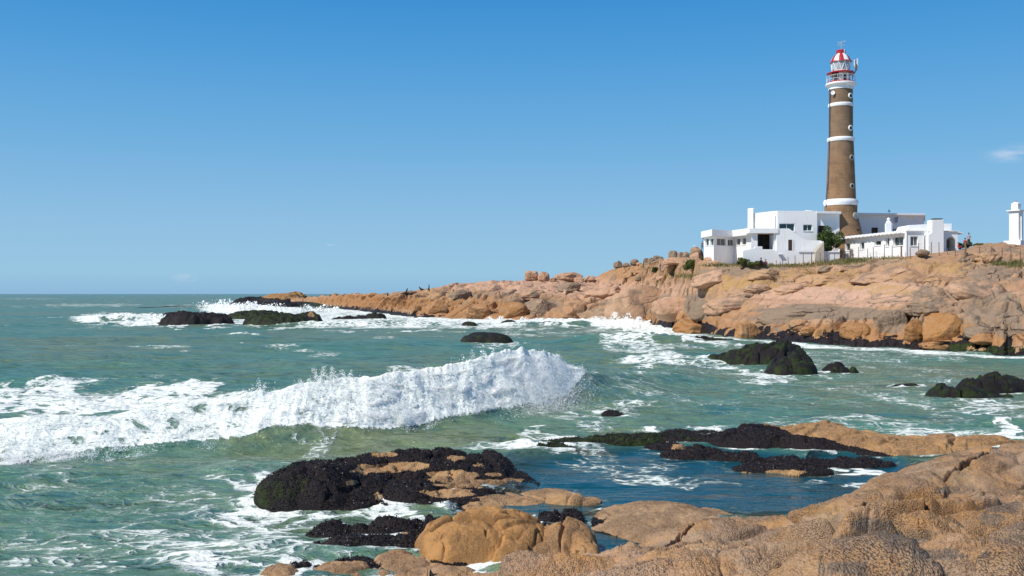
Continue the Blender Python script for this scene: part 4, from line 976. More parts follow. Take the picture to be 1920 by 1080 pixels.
# lantern: glazing behind crossed white bars, pale optic inside
optic = lpart(MB().lathe([(lr(5), lz(134)), (lr(8.5), lz(131)), (lr(10.5), lz(125)), (lr(8.5), lz(119)), (lr(4), lz(117))], (LX, LY), 32), 'lens', M_lens)
tg = NT('lantern_glass'); pr = tg.n('ShaderNodeBsdfPrincipled'); pr.inputs['Base Color'].default_value = (.80, .88, .90, 1); pr.inputs['Roughness'].default_value = .05
pr.inputs['Transmission Weight'].default_value = .55; pr.inputs['IOR'].default_value = 1.1
glass = lpart(MB().lathe([(lr(16.0), lz(134.2)), (lr(17.6), lz(115.6))], (LX, LY), 20), 'lantern_glass', tg.done(pr), smooth=None)
m = MB()
for k in range(10):
    for s in (1, -1):
        a = 2 * math.pi * k / 10 + .1; b = a + s * 2 * math.pi / 20 * 1.15
        m.bar((LX + lr(16.4) * math.cos(a), LY + lr(16.4) * math.sin(a), lz(134.4)), (LX + lr(18.0) * math.cos(b), LY + lr(18.0) * math.sin(b), lz(115.4)), .045, 5)
for zq, rq in ((134.4, 16.4), (125, 17.2), (115.6, 18)):
    if zq == 125: continue
    m.path([(LX + lr(rq) * math.cos(t_), LY + lr(rq) * math.sin(t_), lz(zq)) for t_ in np.linspace(0, 2 * math.pi, 33)], .05, 5)
lpart(m, 'glazing_bars', M_wpaint)
# dome with alternating gores
dp = [(lr(19.6), lz(117.4)), (lr(19.0), lz(115.6)), (lr(17.2), lz(112)), (lr(14.8), lz(107.5)), (lr(11.8), lz(104)), (lr(8.6), lz(101.5)), (lr(7.8), lz(101))]
red = MB(); wht = MB()
for k in range(12):
    a0 = math.radians(30 * k - 90 - 15 - 15); a1 = a0 + math.radians(30)
    (red if k % 2 == 0 else wht).lathe(dp[1:], (LX, LY), 5, a0, a1)
red.lathe(dp[:2], (LX, LY), 48)
dome = lpart(red, 'dome', M_red); lpart(wht, 'dome_stripes', M_wpaint)
cup = lpart(MB().lathe([(lr(8.2), lz(101.5)), (lr(8.6), lz(95.5)), (lr(6.2), lz(93.6)), (lr(.4), lz(92.8))], (LX, LY), 36), 'cupola', M_red)
m = MB(); c0 = (LX + lr(1), LY, lz(93)); c1 = (LX + lr(1), LY, lz(77)); m.bar(c0, c1, .045)
m.bar((LX + lr(1), LY, lz(80)), (LX + lr(8), LY - .3, lz(77)), .035); m.bar((LX + lr(1), LY, lz(80.3)), (LX - lr(4.5), LY + .3, lz(78)), .035); m.bar((LX - lr(3.8), LY, lz(84)), (LX + lr(5), LY, lz(84)), .03)
m.path([(LX + lr(6) + 0.12 * math.cos(t_), LY, lz(84.6) + .14 * math.sin(t_)) for t_ in np.linspace(0, 6.28, 9)], .03)
m.path([(LX - lr(4) + 0.12 * math.cos(t_), LY, lz(84.6) + .14 * math.sin(t_)) for t_ in np.linspace(0, 6.28, 9)], .03)
m.add([(LX + lr(5), LY, lz(78.5)), (LX + lr(9), LY, lz(76.3)), (LX + lr(8.5), LY, lz(78.8))], [(0, 1, 2)])
lpart(m, 'weather_vane', M_metal)
lpart(MB().bar((LX + lr(4), LY - lr(8), lz(101)), (LX + lr(4), LY - lr(8), lz(94)), .04), 'lightning_rod', M_wpaint)
# balcony railing with red lower panels
rail = MB()
for k in range(18):
    a = 2 * math.pi * k / 18; rail.bar((LX + lr(26) * math.cos(a), LY + lr(26) * math.sin(a), lz(157)), (LX + lr(26) * math.cos(a), LY + lr(26) * math.sin(a), lz(143.5)), .018, 4)
for zq in (143.5, 150): rail.path([(LX + lr(26) * math.cos(t_), LY + lr(26) * math.sin(t_), lz(zq)) for t_ in np.linspace(0, 2 * math.pi, 41)], .02, 4)
lpart(rail, 'railing', M_wpaint)
rr = MB(); rr.lathe([(lr(23.6), lz(156.6)), (lr(23.6), lz(153.8)), (lr(23.2), lz(153.8)), (lr(23.2), lz(156.6))], (LX, LY), 40)
lpart(rr, 'kick_plate', M_red)
# cellular antennas on the upper gallery, right side
for (xo, y0, y1) in ((23.0, 128, 113.5), (28.3, 134, 111.5)):
    m = MB(); xx = LX + lr(xo); m.box(xx - .07, xx + .07, LY - .6, LY - .48, lz(y0), lz(y1))
    a_ = lpart(m, 'antenna_panel', M_wpaint, smooth=None)
m = MB(); m.bar((LX + lr(25.5), LY - .5, lz(137)), (LX + lr(25.5), LY - .5, lz(115)), .05); m.bar((LX + lr(17), LY - .4, lz(116)), (LX + lr(28), LY - .5, lz(116)), .03); m.bar((LX + lr(22), LY - .4, lz(126)), (LX + lr(28), LY - .5, lz(126)), .03)
m.box(LX + lr(24.6), LX + lr(27), LY - .7, LY - .45, lz(133), lz(122))
lpart(m, 'antenna_mast', M_post)
# dish below the balcony, left
m = MB(); a = math.radians(-90 - 52); cx = LX + lr(22.6) * math.cos(a); cy = LY + lr(22.6) * math.sin(a)
m.lathe([(.01, 0), (.16, .02), (.27, .07)], (0, 0), 20)
rot = Vector((math.cos(a + .5), math.sin(a + .5), .15)).to_track_quat('Z', 'Y').to_matrix(); m.v = [tuple(rot @ Vector(v) + Vector((cx - .15, cy - .1, lz(177)))) for v in m.v]
m.bar((cx, cy, lz(182)), (cx - .1, cy, lz(172)), .03)
lpart(m, 'dish', M_wpaint)
# blue cable
pts_ = []
for y, r in ((168, 24.2), (174, 22.8), (196, 23.2), (262, 24.2), (300, 24.6), (340, 26.6), (375, 30.5), (388, 31)):
    a = math.radians(-180 + 14); pts_.append((LX + lr(r) * math.cos(a), LY + lr(r) * math.sin(a), lz(y)))
lpart(MB().path(pts_, .055, 5), 'cable', M_cable)
# portholes
for (xq, yq, rq, moss) in ((1588.5, 183, 21.6, 0), (1588.5, 243, 21.8, 0), (1590, 298, 24.2, 1), (1590, 351, 26.2, 1), (1595.5, 406.5, 31.3, 1)):
    off = (xq - 1576.5); a = -math.acos(off / rq); nrm = Vector((math.cos(a), math.sin(a), 0)); c = Vector((LX, LY, lz(yq))) + nrm * (lr(rq) - .10)
    def rotm(mb):
        R3 = nrm.to_track_quat('Z', 'Y').to_matrix(); mb.v = [tuple(R3 @ Vector(v) + c) for v in mb.v]; return mb
    sc_ = 1.0 if yq < 390 else 1.25
    prt = lpart(rotm(MB().lathe([(.27 * sc_, .0), (.27 * sc_, .17), (.31 * sc_, .22), (.38 * sc_, .18), (.39 * sc_, .0)], (0, 0), 26)), 'porthole', M_stain if moss else M_wpaint)
    ring_ = lpart(rotm(MB().lathe([(.22 * sc_, .17), (.30 * sc_, .20), (.31 * sc_, .14)], (0, 0), 26)), 'rim', M_frame, prt)
    gl_ = lpart(rotm(MB().lathe([(.001, .12), (.27 * sc_, .12)], (0, 0), 26)), 'pane', M_dark if yq < 390 else M_lens, prt)
lpart(MB().box(LX + 1.35, LX + 1.55, LY - 2.75, LY - 2.2, lz(435), lz(432)), 'vent', M_dark, smooth=None)

# ------------------------------------------------------------------ white station buildings
def pw(x, d): return ((x - 960) / FPX * d, d)
def zy(y, d): return EYE + (HZ - y) / FPX * d
def facade(root, a, b, z0, z1, holes, reveal=.22, thick=None, name='wall', mat=None):
    """a, b = (photo column, depth). holes: (x0, x1, ytop, ybottom, kind) in photo pixels on that wall"""
    A = Vector(pw(*a)); B = Vector(pw(*b)); d = (B - A); L = d.length; d.normalize(); nrm = Vector((d.y, -d.x))
    def on(x):      # where the sight line of column x meets the wall
        u = (x - 960) / FPX
        den = d.x - u * d.y; return (u * A.y - A.x) / den
    H = []
    for h in holes:
        s0, s1 = on(h[0]), on(h[1]); dm = (A + d * ((s0 + s1) / 2)).y
        H.append((max(s0, .02), min(s1, L - .02), zy(h[3], dm), zy(h[2], dm), h[4]))
    S = sorted({0, L, *[h[0] for h in H], *[h[1] for h in H]}); Zs = sorted({z0, z1, *[h[2] for h in H], *[h[3] for h in H]})
    m = MB()
    def P3(s, z, off=0): q = A + d * s - nrm * off; return (q.x, q.y, z)
    for i in range(len(S) - 1):
        for j in range(len(Zs) - 1):
            sc, zc = (S[i] + S[i + 1]) / 2, (Zs[j] + Zs[j + 1]) / 2
            if any(h[0] < sc < h[1] and h[2] < zc < h[3] for h in H): continue
            m.quad(P3(S[i], Zs[j]), P3(S[i + 1], Zs[j]), P3(S[i + 1], Zs[j + 1]), P3(S[i], Zs[j + 1]))
    for (s0, s1, za, zb, k) in H:
        rv = 2.2 if k == 'deep' else reveal
        m.quad(P3(s0, za), P3(s0, za, rv), P3(s0, zb, rv), P3(s0, zb)); m.quad(P3(s1, za, rv), P3(s1, za), P3(s1, zb), P3(s1, zb, rv))
        m.quad(P3(s0, zb), P3(s0, zb, rv), P3(s1, zb, rv), P3(s1, zb)); m.quad(P3(s0, za, rv), P3(s0, za), P3(s1, za), P3(s1, za, rv))
    w = m.build(name, mat or M_white, None, 'keep'); w.parent = root
    for (s0, s1, za, zb, k) in H:
        rv = 2.2 if k == 'deep' else reveal
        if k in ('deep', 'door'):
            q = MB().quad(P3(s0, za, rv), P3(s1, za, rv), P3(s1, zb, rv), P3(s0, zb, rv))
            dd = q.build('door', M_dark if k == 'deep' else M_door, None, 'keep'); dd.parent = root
            if k == 'deep':
                q = MB()
                for tt in (.33, .66): q.quad(P3(s0 + (s1 - s0) * tt - .05, za, rv - .06), P3(s0 + (s1 - s0) * tt + .05, za, rv - .06), P3(s0 + (s1 - s0) * tt + .05, zb, rv - .06), P3(s0 + (s1 - s0) * tt - .05, zb, rv - .06))
                g = q.build('door_frame', M_door, None, 'keep'); g.parent = dd
        else:
            fr = MB(); t_ = .07; o_ = rv - .06
            n_p = 2 if k.startswith('w2') else 1
            cuts = [s0] + [s0 + (s1 - s0) * (i + 1) / n_p for i in range(n_p)]
            def fq(u0, u1, v0, v1): fr.quad(P3(u0, v0, o_), P3(u1, v0, o_), P3(u1, v1, o_), P3(u0, v1, o_))
            fq(s0, s1, za, za + t_); fq(s0, s1, zb - t_, zb); fq(s0, s0 + t_, za + t_, zb - t_); fq(s1 - t_, s1, za + t_, zb - t_)
            if n_p == 2: fq(cuts[1] - t_ / 2, cuts[1] + t_ / 2, za + t_, zb - t_)
            f = fr.build('window', M_frame, None, 'keep'); f.parent = root
            q = MB().quad(P3(s0, za, rv), P3(s1, za, rv), P3(s1, zb, rv), P3(s0, zb, rv))
            g = q.build('pane', M_curtain if k.endswith('c') else M_glass, None, 'keep'); g.parent = f
            sl = MB(); sl.quad(P3(s0 - .05, za, -.06), P3(s1 + .05, za, -.06), P3(s1 + .05, za, .05), P3(s0 - .05, za, .05)); sl.quad(P3(s0 - .05, za - .07, -.06), P3(s1 + .05, za - .07, -.06), P3(s1 + .05, za, -.06), P3(s0 - .05, za, -.06))
            g = sl.build('sill', M_white, None, 'keep'); g.parent = f
    return w
def solid(root, name, mb, mat=None, bevel=0.03):
    o = mb.build(name, mat or M_white, None, None, bevel); o.parent = root; return o
ZB = 7.4
# keeper's house: low wing, main block, porch
kh = empty('keepers_house', (0, 0, 0), 'white flat-roofed house left of the lighthouse, built in stepped cubes', 'house')
facade(kh, (1319.5, 134.5), (1338.5, 130.4), ZB, 12.62, [(1322.5, 1329, 447, 461, 'w1'), (1331.5, 1338, 447, 460, 'w1')])
facade(kh, (1338.5, 130.4), (1364, 132.4), ZB, 12.62, [(1344, 1361, 447, 460.5, 'w2c')])
facade(kh, (1364, 132.4), (1376, 132.8), ZB, 12.62, [(1364.5, 1375.5, 449, 461, 'w2c')])
facade(kh, (1376, 132.8), (1408.5, 128.4), ZB, 12.62, [(1380, 1388, 447, 460, 'w1c'), (1391, 1399, 446, 459, 'w1c')])
poly = [pw(1314.5, 134.6), pw(1335, 129.6), pw(1373, 132.0), pw(1403, 127.5), pw(1412, 127.3), pw(1412, 140), pw(1320, 141)]
solid(kh, 'roof_slab', MB().prism(poly, 12.55, 13.42))
poly2 = [pw(1321, 134.9), pw(1339.5, 131.0), pw(1376, 133.2), pw(1408, 129.1), pw(1408, 139.5), pw(1323, 140.5)]
facade(kh, (1412.5, 132.2), (1457.6, 128.0), 11, 15.69, [])
facade(kh, (1457.6, 128.0), (1532, 128.2), ZB, 15.69, [(1461, 1490, 419, 433.5, 'w2'), (1506, 1523, 421, 433, 'w2')])
roofm = MB().prism([pw(1412.5, 132.4), pw(1457.7, 128.5), pw(1532, 128.7), pw(1533, 137), pw(1412.5, 139)], 12.2, 15.66); solid(kh, 'roof', roofm, None, 0)
ch_ = solid(kh, 'chimney', MB().prism([pw(1402, 132.4), pw(1412.5, 131.6), pw(1412.8, 133.0), pw(1402.4, 133.8)], 12.5, zy(390.5, 132)))
solid(kh, 'downpipe', MB().bar((*pw(1453.5, 128.25), 13.3), (*pw(1453.5, 128.25), zy(405, 128.3)), .05), M_metal, 0)
# porch with deep opening, stair parapet in front
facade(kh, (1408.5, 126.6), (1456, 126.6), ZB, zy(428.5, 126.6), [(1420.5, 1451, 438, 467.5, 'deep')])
solid(kh, 'porch_roof', MB().box(pw(1404, 126.5)[0], pw(1459, 126.5)[0], 126.2, 131.4, zy(437.5, 126.4), zy(428, 126.4)))
solid(kh, 'porch_side', MB().prism([pw(1408.4, 126.62), pw(1409.5, 126.62), pw(1409.5, 129), pw(1408.4, 129)], ZB, 13.0), None, 0)
solid(kh, 'downlight_beams', MB().box(pw(1421, 126.5)[0], pw(1451, 126.5)[0], 126.9, 127.1, zy(439.6, 126.6), zy(438.2, 126.6)), M_wood, 0)
xz = [(1456, 428.5), (1479, 428.3), (1489, 435), (1500, 444), (1511, 450), (1540, 451), (1540, 474), (1456, 474)]
sd = 126.3
solid(kh, 'stair_parapet', MB().xz([(pw(x, sd)[0], zy(y, sd)) for x, y in xz[::-1]], sd, sd + .35), None, .02)
facade(kh, (1476.5, 126.24), (1488, 126.24), zy(471, 126.24), zy(447.5, 126.24), [(1478, 1485.5, 449.5, 470, 'door')], .04)
st = MB()
for i in range(8):
    x0 = 1524 + 2.0 * i; st.box(pw(x0, 126)[0], pw(x0 + 1.98, 126)[0], 124.9, 126.1, ZB, zy(472 - 2.3 * i, 125.5))
solid(kh, 'landing', MB().box(pw(1540.2, 126)[0], pw(1544, 126)[0], 125.95, 128.9, ZB, zy(452, 125.6)), None, 0)
solid(kh, 'steps', st, M_concrete, 0)
# low wing joining the tower
facade(kh, (1532, 129.0), (1574, 129.1), ZB, zy(400, 129), [(1534, 1548, 423, 447, 'door')])
solid(kh, 'eave_slab', MB().prism([pw(1532.6, 128.0), pw(1577.5, 128.6), pw(1574, 133.0), pw(1533, 137)], zy(400.6, 128.3), zy(396.2, 128.3)))
solid(kh, 'side_wall', MB().prism([pw(1573, 129.12), pw(1574, 129.12), pw(1573.5, 131.2), pw(1572, 131.2)], ZB, zy(400.8, 129)), None, 0)
solid(kh, 'roof_hump', MB().xz([(pw(x, 130)[0], zy(y, 130)) for x, y in [(1525, 396), (1523, 394.6), (1513, 393.8), (1510, 396)]], 130, 132), None, 0)
# terrace wall
tw = empty('terrace_wall', (0, 0, 0), 'long low white wall stepping along the rock in front of the keeper house', 'wall')
solid(tw, 'wall', MB().xz([(pw(x, 125.4)[0], zy(y, 125.4)) for x, y in [(1392, 520), (1575, 520), (1575, 466.5), (1572, 470.5), (1500, 472), (1497, 470.5), (1452, 470.5), (1450, 468), (1430, 468), (1429.5, 462), (1417, 462), (1413, 466), (1393, 470)]], 125.4, 125.8), None, .03)
solid(tw, 'coping', MB().box(pw(1497, 125.4)[0], pw(1574, 125.4)[0], 125.28, 125.9, zy(472.6, 125.4), zy(471.6, 125.4)), None, 0)
solid(tw, 'basin', MB().box(pw(1459, 125.4)[0], pw(1467, 125.4)[0], 125.1, 125.4, zy(478.5, 125.4), zy(476.5, 125.4)), M_metal, 0)

# long wing behind, right of the tower
lw = empty('long_wing', (0, 0, 0), 'long white building with a thin flat roof running right from the tower', 'house')
facade(lw, (1598, 134.4), (1733, 135.8), ZB, zy(403, 134.4), [(1634, 1646.5, 426.5, 440, 'door'), (1672.8, 1683.5, 428, 435, 'w2')])
solid(lw, 'roof_slab', MB().prism([pw(1596, 133.8), pw(1734.5, 135.2), pw(1735, 146), pw(1598, 144)], zy(402.8, 134), zy(399, 134)))
solid(lw, 'end_wall', MB().prism([pw(1598, 135.2), pw(1733, 136.6), pw(1733, 145), pw(1600, 143)], ZB, zy(404.5, 134.4)), None, 0)
solid(lw, 'finial', MB().lathe([(.22, 0), (.2, .12), (.10, .18), (.14, .28), (.02, .40)], (0, 0), 12), None, 0).location = (pw(1667, 138)[0], 138, zy(402, 138) + .3)
solid(lw, 'wall_lamp', MB().box(pw(1640, 134)[0] - .08, pw(1640, 134)[0] + .08, 135.0, 135.3, zy(423, 134.9), zy(418, 134.9)), M_dark, 0)
solid(lw, 'vent', MB().box(pw(1624, 134)[0] - .1, pw(1624, 134)[0] + .1, 134.9, 135.3, zy(437, 135), zy(434, 135)), M_dark, 0)
# flag hanging from the eave
M_navy = simple_mat('flag_navy', (.03, .05, .11), .8); M_flagw = simple_mat('flag_white', (.55, .58, .66), .8)
flg = empty('flag', (*pw(1680.5, 134.9), zy(415, 134.9)), 'small blue and white striped flag hanging under the long roof edge', 'flag')
FD_ = 135.6
def wavy(x0, x1, y0, y1, off):
    m = MB(); n = 8
    for i in range(n):
        a_, b_ = i / n, (i + 1) / n
        def q(u, y, du): x = x0 + (x1 - x0) * u; return (pw(x, 134.9)[0], 134.9 - off + .08 * math.sin(u * 9 + y * .3), zy(y + 1.2 * math.sin(u * 5), 134.9))
        m.quad(q(a_, y1, 0), q(b_, y1, 0), q(b_, y0, 0), q(a_, y0, 0))
    return m
o_ = wavy(1678, 1683.6, 407, 417, 0).build('cloth', M_flagw, None, 'keep'); o_.parent = flg; o_.location = -flg.location
for y0, y1 in ((408, 409.6), (411.8, 413.2), (414.8, 416.4)):
    o_ = wavy(1678.3, 1683.4, y0, y1, .02).build('stripe', M_navy, None, 'keep'); o_.parent = flg; o_.location = -flg.location
o_ = MB().bar((*pw(1677.6, 134.9), zy(418, 134.9)), (*pw(1677.6, 134.9), zy(404, 134.9)), .03).build('pole', M_metal, None); o_.parent = flg; o_.location = -flg.location

# front cottage with the scalloped tile eave
fc = empty('cottage', (0, 0, 0), 'low white cottage with scalloped tile eave and splayed chimney, in front of the long wing', 'house')
g0, g1 = (1575.5, 130.0), (1697.5, 116.0)
facade(fc, g0, g1, ZB, zy(440, 120), [(1585, 1594, 456, 470, 'w1'), (1612, 1620.5, 454, 467.5, 'w1'), (1639.5, 1652, 451, 460, 'w1'), (1661, 1667.5, 445.5, 462, 'w1c'), (1674.5, 1693.5, 444, 461, 'w2')], .3)
A = Vector(pw(*g0)); B = Vector(pw(*g1)); dv = (B - A); LL = dv.length; dv.normalize(); nv = Vector((dv.y, -dv.x))
ez = zy(447, 130.3)
def along_w(s, off, z): q = A + dv * s + nv * off; return (q.x, q.y, z)
rf = MB(); rf.add([along_w(-.3, .45, ez - .22), along_w(LL, .45, ez - .22), along_w(LL, -3.8, ez - .05), along_w(-.3, -3.8, ez - .05), along_w(-.3, .45, ez - .12), along_w(LL, .45, ez - .12), along_w(LL, -3.8, ez + .02), along_w(-.3, -3.8, ez + .02)],
                 [(0, 1, 5, 4), (4, 5, 6, 7), (3, 2, 1, 0), (0, 4, 7, 3), (1, 2, 6, 5), (2, 3, 7, 6)])
roof_o = solid(fc, 'roof', rf, None, 0)
tl = MB(); nt = 17; wt = (LL + .3) / nt
for i in range(nt):
    s = -.3 + wt * (i + .5)
    ring = [(math.cos(t_) * wt * .40, math.sin(t_) * wt * .34) for t_ in np.linspace(0, math.pi, 7)]
    vs = [along_w(s + a_, .62, ez - .16 + b_) for a_, b_ in ring] + [along_w(s + a_, -1.2, ez - .12 + b_) for a_, b_ in ring]
    fs = [(k, k + 1, 8 + k, 7 + k) for k in range(6)] + [tuple(range(7))[::-1]]
    tl.add(vs, fs)
tiles = solid(fc, 'roof_tiles', tl, None, 0)
solid(fc, 'end_wall', MB().prism([pw(1575.6, 130.05), pw(1576.8, 129.95), pw(1588, 133), pw(1583, 134)], ZB, ez), None, 0)
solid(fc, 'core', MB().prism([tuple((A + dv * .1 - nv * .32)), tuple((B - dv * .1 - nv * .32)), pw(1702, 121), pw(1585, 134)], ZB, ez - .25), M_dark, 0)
solid(fc, 'pier', MB().prism([pw(1696, 116.1), pw(1700, 115.3), pw(1701.5, 115.6), pw(1699, 116.6)], ZB, ez + .1), None, 0)
# little round chimney with a pot
cm = MB(); cm.prism([pw(1659, 124), pw(1673, 124), pw(1674, 125.2), pw(1660, 125.2)], ez - .5, zy(417, 124)); 
chm = solid(fc, 'chimney', cm, None, .12)
cxw, czw = pw(1666, 124.6)[0], zy(417, 124)
solid(chm, 'chimney_pot', MB().lathe([(.30, 0), (.34, .12), (.12, .35), (.24, .45), (.2, .55), (.02, .72)], (0, 0), 14), None, 0).location = (cxw, 124.6, czw - .05)
# right-hand block
facade(fc, (1699.5, 115.4), (1733, 115.4), ZB, zy(432.5, 115.4), [(1707, 1721, 443, 461, 'w2c')])
solid(fc, 'block_roof', MB().prism([pw(1699.5, 115.8), pw(1772, 115.8), pw(1772, 123), pw(1704, 123)], 9.0, zy(433, 115.4)), None, 0)
solid(fc, 'roof_edge', MB().prism([pw(1698.5, 115.2), pw(1747, 115.2), pw(1747, 115.5), pw(1698.6, 115.5)], zy(433.6, 115.3), zy(432.2, 115.3)), None, 0)
solid(fc, 'parapet', MB().xz([(pw(x, 117.6)[0], zy(y, 117.6)) for x, y in [(1700, 436), (1785, 436), (1785, 419.5), (1770, 419), (1747, 419.5), (1706, 422), (1703.5, 423.5), (1700.5, 430)]], 117.6, 121), None, .03)
solid(fc, 'splayed_chimney', MB().xz([(pw(x, 114.6)[0], zy(y, 114.6)) for x, y in [(1741, 490), (1770, 490), (1770, 411.5), (1747.5, 412), (1747.5, 435.5), (1741, 440)]], 114.6, 116.0), None, .04)
solid(fc, 'chimney_splay', MB().prism([pw(1731, 116.4), pw(1741.2, 114.62), pw(1741.4, 115.9), pw(1735, 117)], ZB, zy(446, 115), [zy(447, 116), zy(440, 114.7), zy(440, 114.9), zy(446, 116)]), None, 0)
solid(fc, 'chimney_grate', MB().box(pw(1750, 115)[0], pw(1767, 115)[0], 114.9, 115.7, zy(411.2, 115), zy(409.6, 115)), M_dark, 0)
# arched porch
ar = MB(); dA = 115.5
oc = [(1774.5, 468)] + [(1783.2 + 8.8 * math.cos(t_), 453.5 - 9.3 * math.sin(t_)) for t_ in np.linspace(math.pi, 0, 13)] + [(1792, 468)]
outer = [(1770, 468), (1770, 432.5), (1783, 433), (1796, 435.5), (1796, 468)]
vsx = [(pw(x, dA)[0], dA, zy(y, dA)) for x, y in oc]; n_o = len(vsx)
def top_y(x): return 432.5 + max(0, x - 1783) * .23
up = [(pw(x, dA)[0], dA, zy(top_y(x), dA)) for x, y in oc]
ar.add(vsx + up, [(i, n_o + i, n_o + i + 1, i + 1) for i in range(n_o - 1)])
ar.quad((pw(1770, dA)[0], dA, ZB), (pw(1774.5, dA)[0], dA, ZB), up[0], (pw(1770, dA)[0], dA, zy(432.5, dA)))
ar.quad((pw(1792, dA)[0], dA, ZB), (pw(1796, dA)[0], dA, ZB), (pw(1796, dA)[0], dA, zy(435.5, dA)), up[-1])
ar.add(vsx + [(x, y + 1.8, z) for x, y, z in vsx], [(i, i + 1, n_o + i + 1, n_o + i) for i in range(n_o - 1)])
arch = ar.build('arch_wall', M_white, None, 'keep'); arch.parent = fc
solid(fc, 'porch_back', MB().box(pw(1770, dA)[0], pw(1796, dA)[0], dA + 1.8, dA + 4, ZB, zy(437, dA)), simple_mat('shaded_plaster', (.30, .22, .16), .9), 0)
solid(fc, 'porch_side', MB().box(pw(1795, dA)[0], pw(1796, dA)[0], dA + .02, dA + 4, ZB, zy(436, dA)), None, 0)
solid(fc, 'porch_eave', MB().add([(pw(1795, dA)[0], dA - .2, zy(434.5, dA)), (pw(1805.5, dA)[0], dA - .2, zy(437, dA)), (pw(1805.5, dA)[0], dA + 4, zy(437, dA)), (pw(1795, dA)[0], dA + 4, zy(434.5, dA)),
                                 (pw(1795, dA)[0], dA - .2, zy(436, dA)), (pw(1805.5, dA)[0], dA - .2, zy(438.6, dA)), (pw(1805.5, dA)[0], dA + 4, zy(438.6, dA)), (pw(1795, dA)[0], dA + 4, zy(436, dA))],
      [(0, 1, 2, 3), (7, 6, 5, 4), (0, 4, 5, 1), (1, 5, 6, 2), (2, 6, 7, 3), (3, 7, 4, 0)]), M_white, 0)
solid(fc, 'porch_roof', MB().box(pw(1769, dA)[0], pw(1797, dA)[0], dA - .15, dA + 4.1, zy(434, dA), zy(432.6, dA)), None, 0)

# beacon tower at the right edge
mD = 150.0
bt = empty('beacon', (*pw(1911, mD), zy(460, mD)), 'slim white square tower with a peaked cap at the right edge of the picture', 'tower')
def rsq(cx, cy, h, a=math.radians(38)):
    return [(cx + h * 1.414 * math.cos(a + math.pi / 4 + math.pi / 2 * k), cy + h * 1.414 * math.sin(a + math.pi / 4 + math.pi / 2 * k)) for k in range(4)]
ccx, ccy = pw(1911.5, mD)[0] + .1, mD + 1.2
def bpart(n_, mb, mat=None, bv=.02): o = mb.build(n_, mat or M_white, None, None, bv); o.parent = bt; o.location = -bt.location; return o
bpart('shaft', MB().prism(rsq(ccx, ccy, .72), 11.0, zy(394.5, mD)))
bpart('cornice', MB().prism(rsq(ccx, ccy, 1.02), zy(395.2, mD), zy(393, mD)))
cap_ = MB().prism(rsq(ccx, ccy, .50), zy(393, mD), zy(380.5, mD)); r4 = rsq(ccx, ccy, .50); cap_.add([(p[0], p[1], zy(380.5, mD)) for p in r4] + [(ccx, ccy, zy(376, mD))], [(0, 1, 4), (1, 2, 4), (2, 3, 4), (3, 0, 4)])
bpart('cap', cap_, None, 0); bpart('lamp', MB().lathe([(.14, zy(377.5, mD)), (.14, zy(375.6, mD)), (.01, zy(375.2, mD))], (ccx, ccy), 12), M_red, 0)
bpart('plinth', MB().prism(rsq(ccx, ccy, 1.28), 9.0, zy(450.5, mD)))
bpart('pilaster', MB().prism([(ccx + .35, ccy - .95), (ccx + .55, ccy - .75), (ccx + .45, ccy - .62), (ccx + .25, ccy - .82)], 11.0, zy(405, mD)), None, 0)
lb = tag(MB().box(pw(1908, 140)[0], pw(1960, 140)[0], 140, 144, 8, zy(460, 140)).build('low_building', M_white, None, None, .04), 'low white flat block at the right edge below the slim tower', 'building')

# ------------------------------------------------------------------ fence
fe = empty('fence', (*pw(1700, 113), 9.0), 'thin wire fence with irregular grey posts along the rock in front of the white houses', 'fence')
POSTS = [(1455, 488, 497, 0), (1463, 490, 498, 0), (1467, 486, 498, 0), (1478, 482, 497, 0), (1491, 479, 495, 0), (1506, 476, 493, 0), (1521.5, 473, 492, 1), (1538, 473.5, 491, 0), (1551, 473.5, 490, 0), (1565, 473, 489, 0), (1581, 467, 487, 0), (1594, 466, 486, 2), (1610, 463, 485, 0), (1627, 466, 484, 0), (1638, 463, 484, 0),
         (1658, 458, 483, 0), (1673, 460, 481, 0), (1690, 461, 480, 2), (1707, 463, 480, 0), (1722, 456, 479, 0), (1746, 454, 477, 0), (1761, 454, 480, 0), (1776, 466, 478, 0), (1791, 466, 481, 0), (1810, 454, 481, 3), (1837, 461, 482, 0), (1859, 462, 484, 0), (1879, 465, 485, 0), (1896, 467, 487, 0), (1913, 469, 489, 0)]
tops = []
for i, (x, yt, yb, k) in enumerate(POSTS):
    g = ground_hit(x, yb); d = min(g.y, 124.6 if x < 1575 else 130.0 - (x - 1575.5) / 122 * 14 - 1.2 if x < 1697 else 114)
    gx = pw(x, d)[0]; zt = zy(yt, d); zb = min(zy(yb, d), ground_z(gx, d)) - .3
    lean = random.Random(i).uniform(-.05, .05)
    r = {0: .045, 1: .06, 2: .10, 3: .12}[k]
    m = MB().bar((gx, d, zb), (gx + lean, d, zt), r, 7, r * .85)
    o = m.build('post', M_wood if k > 1 else M_post, None, 50); o.parent = fe; o.location = -fe.location
    tops.append((Vector((gx, d, zb + .3)), Vector((gx + lean, d, zt))))
for fr in (.93, .6, .3):
    m = MB(); m.path([a_.lerp(b_, fr) for a_, b_ in tops], .008, 4); o = m.build('wire', M_metal, None); o.parent = fe; o.location = -fe.location
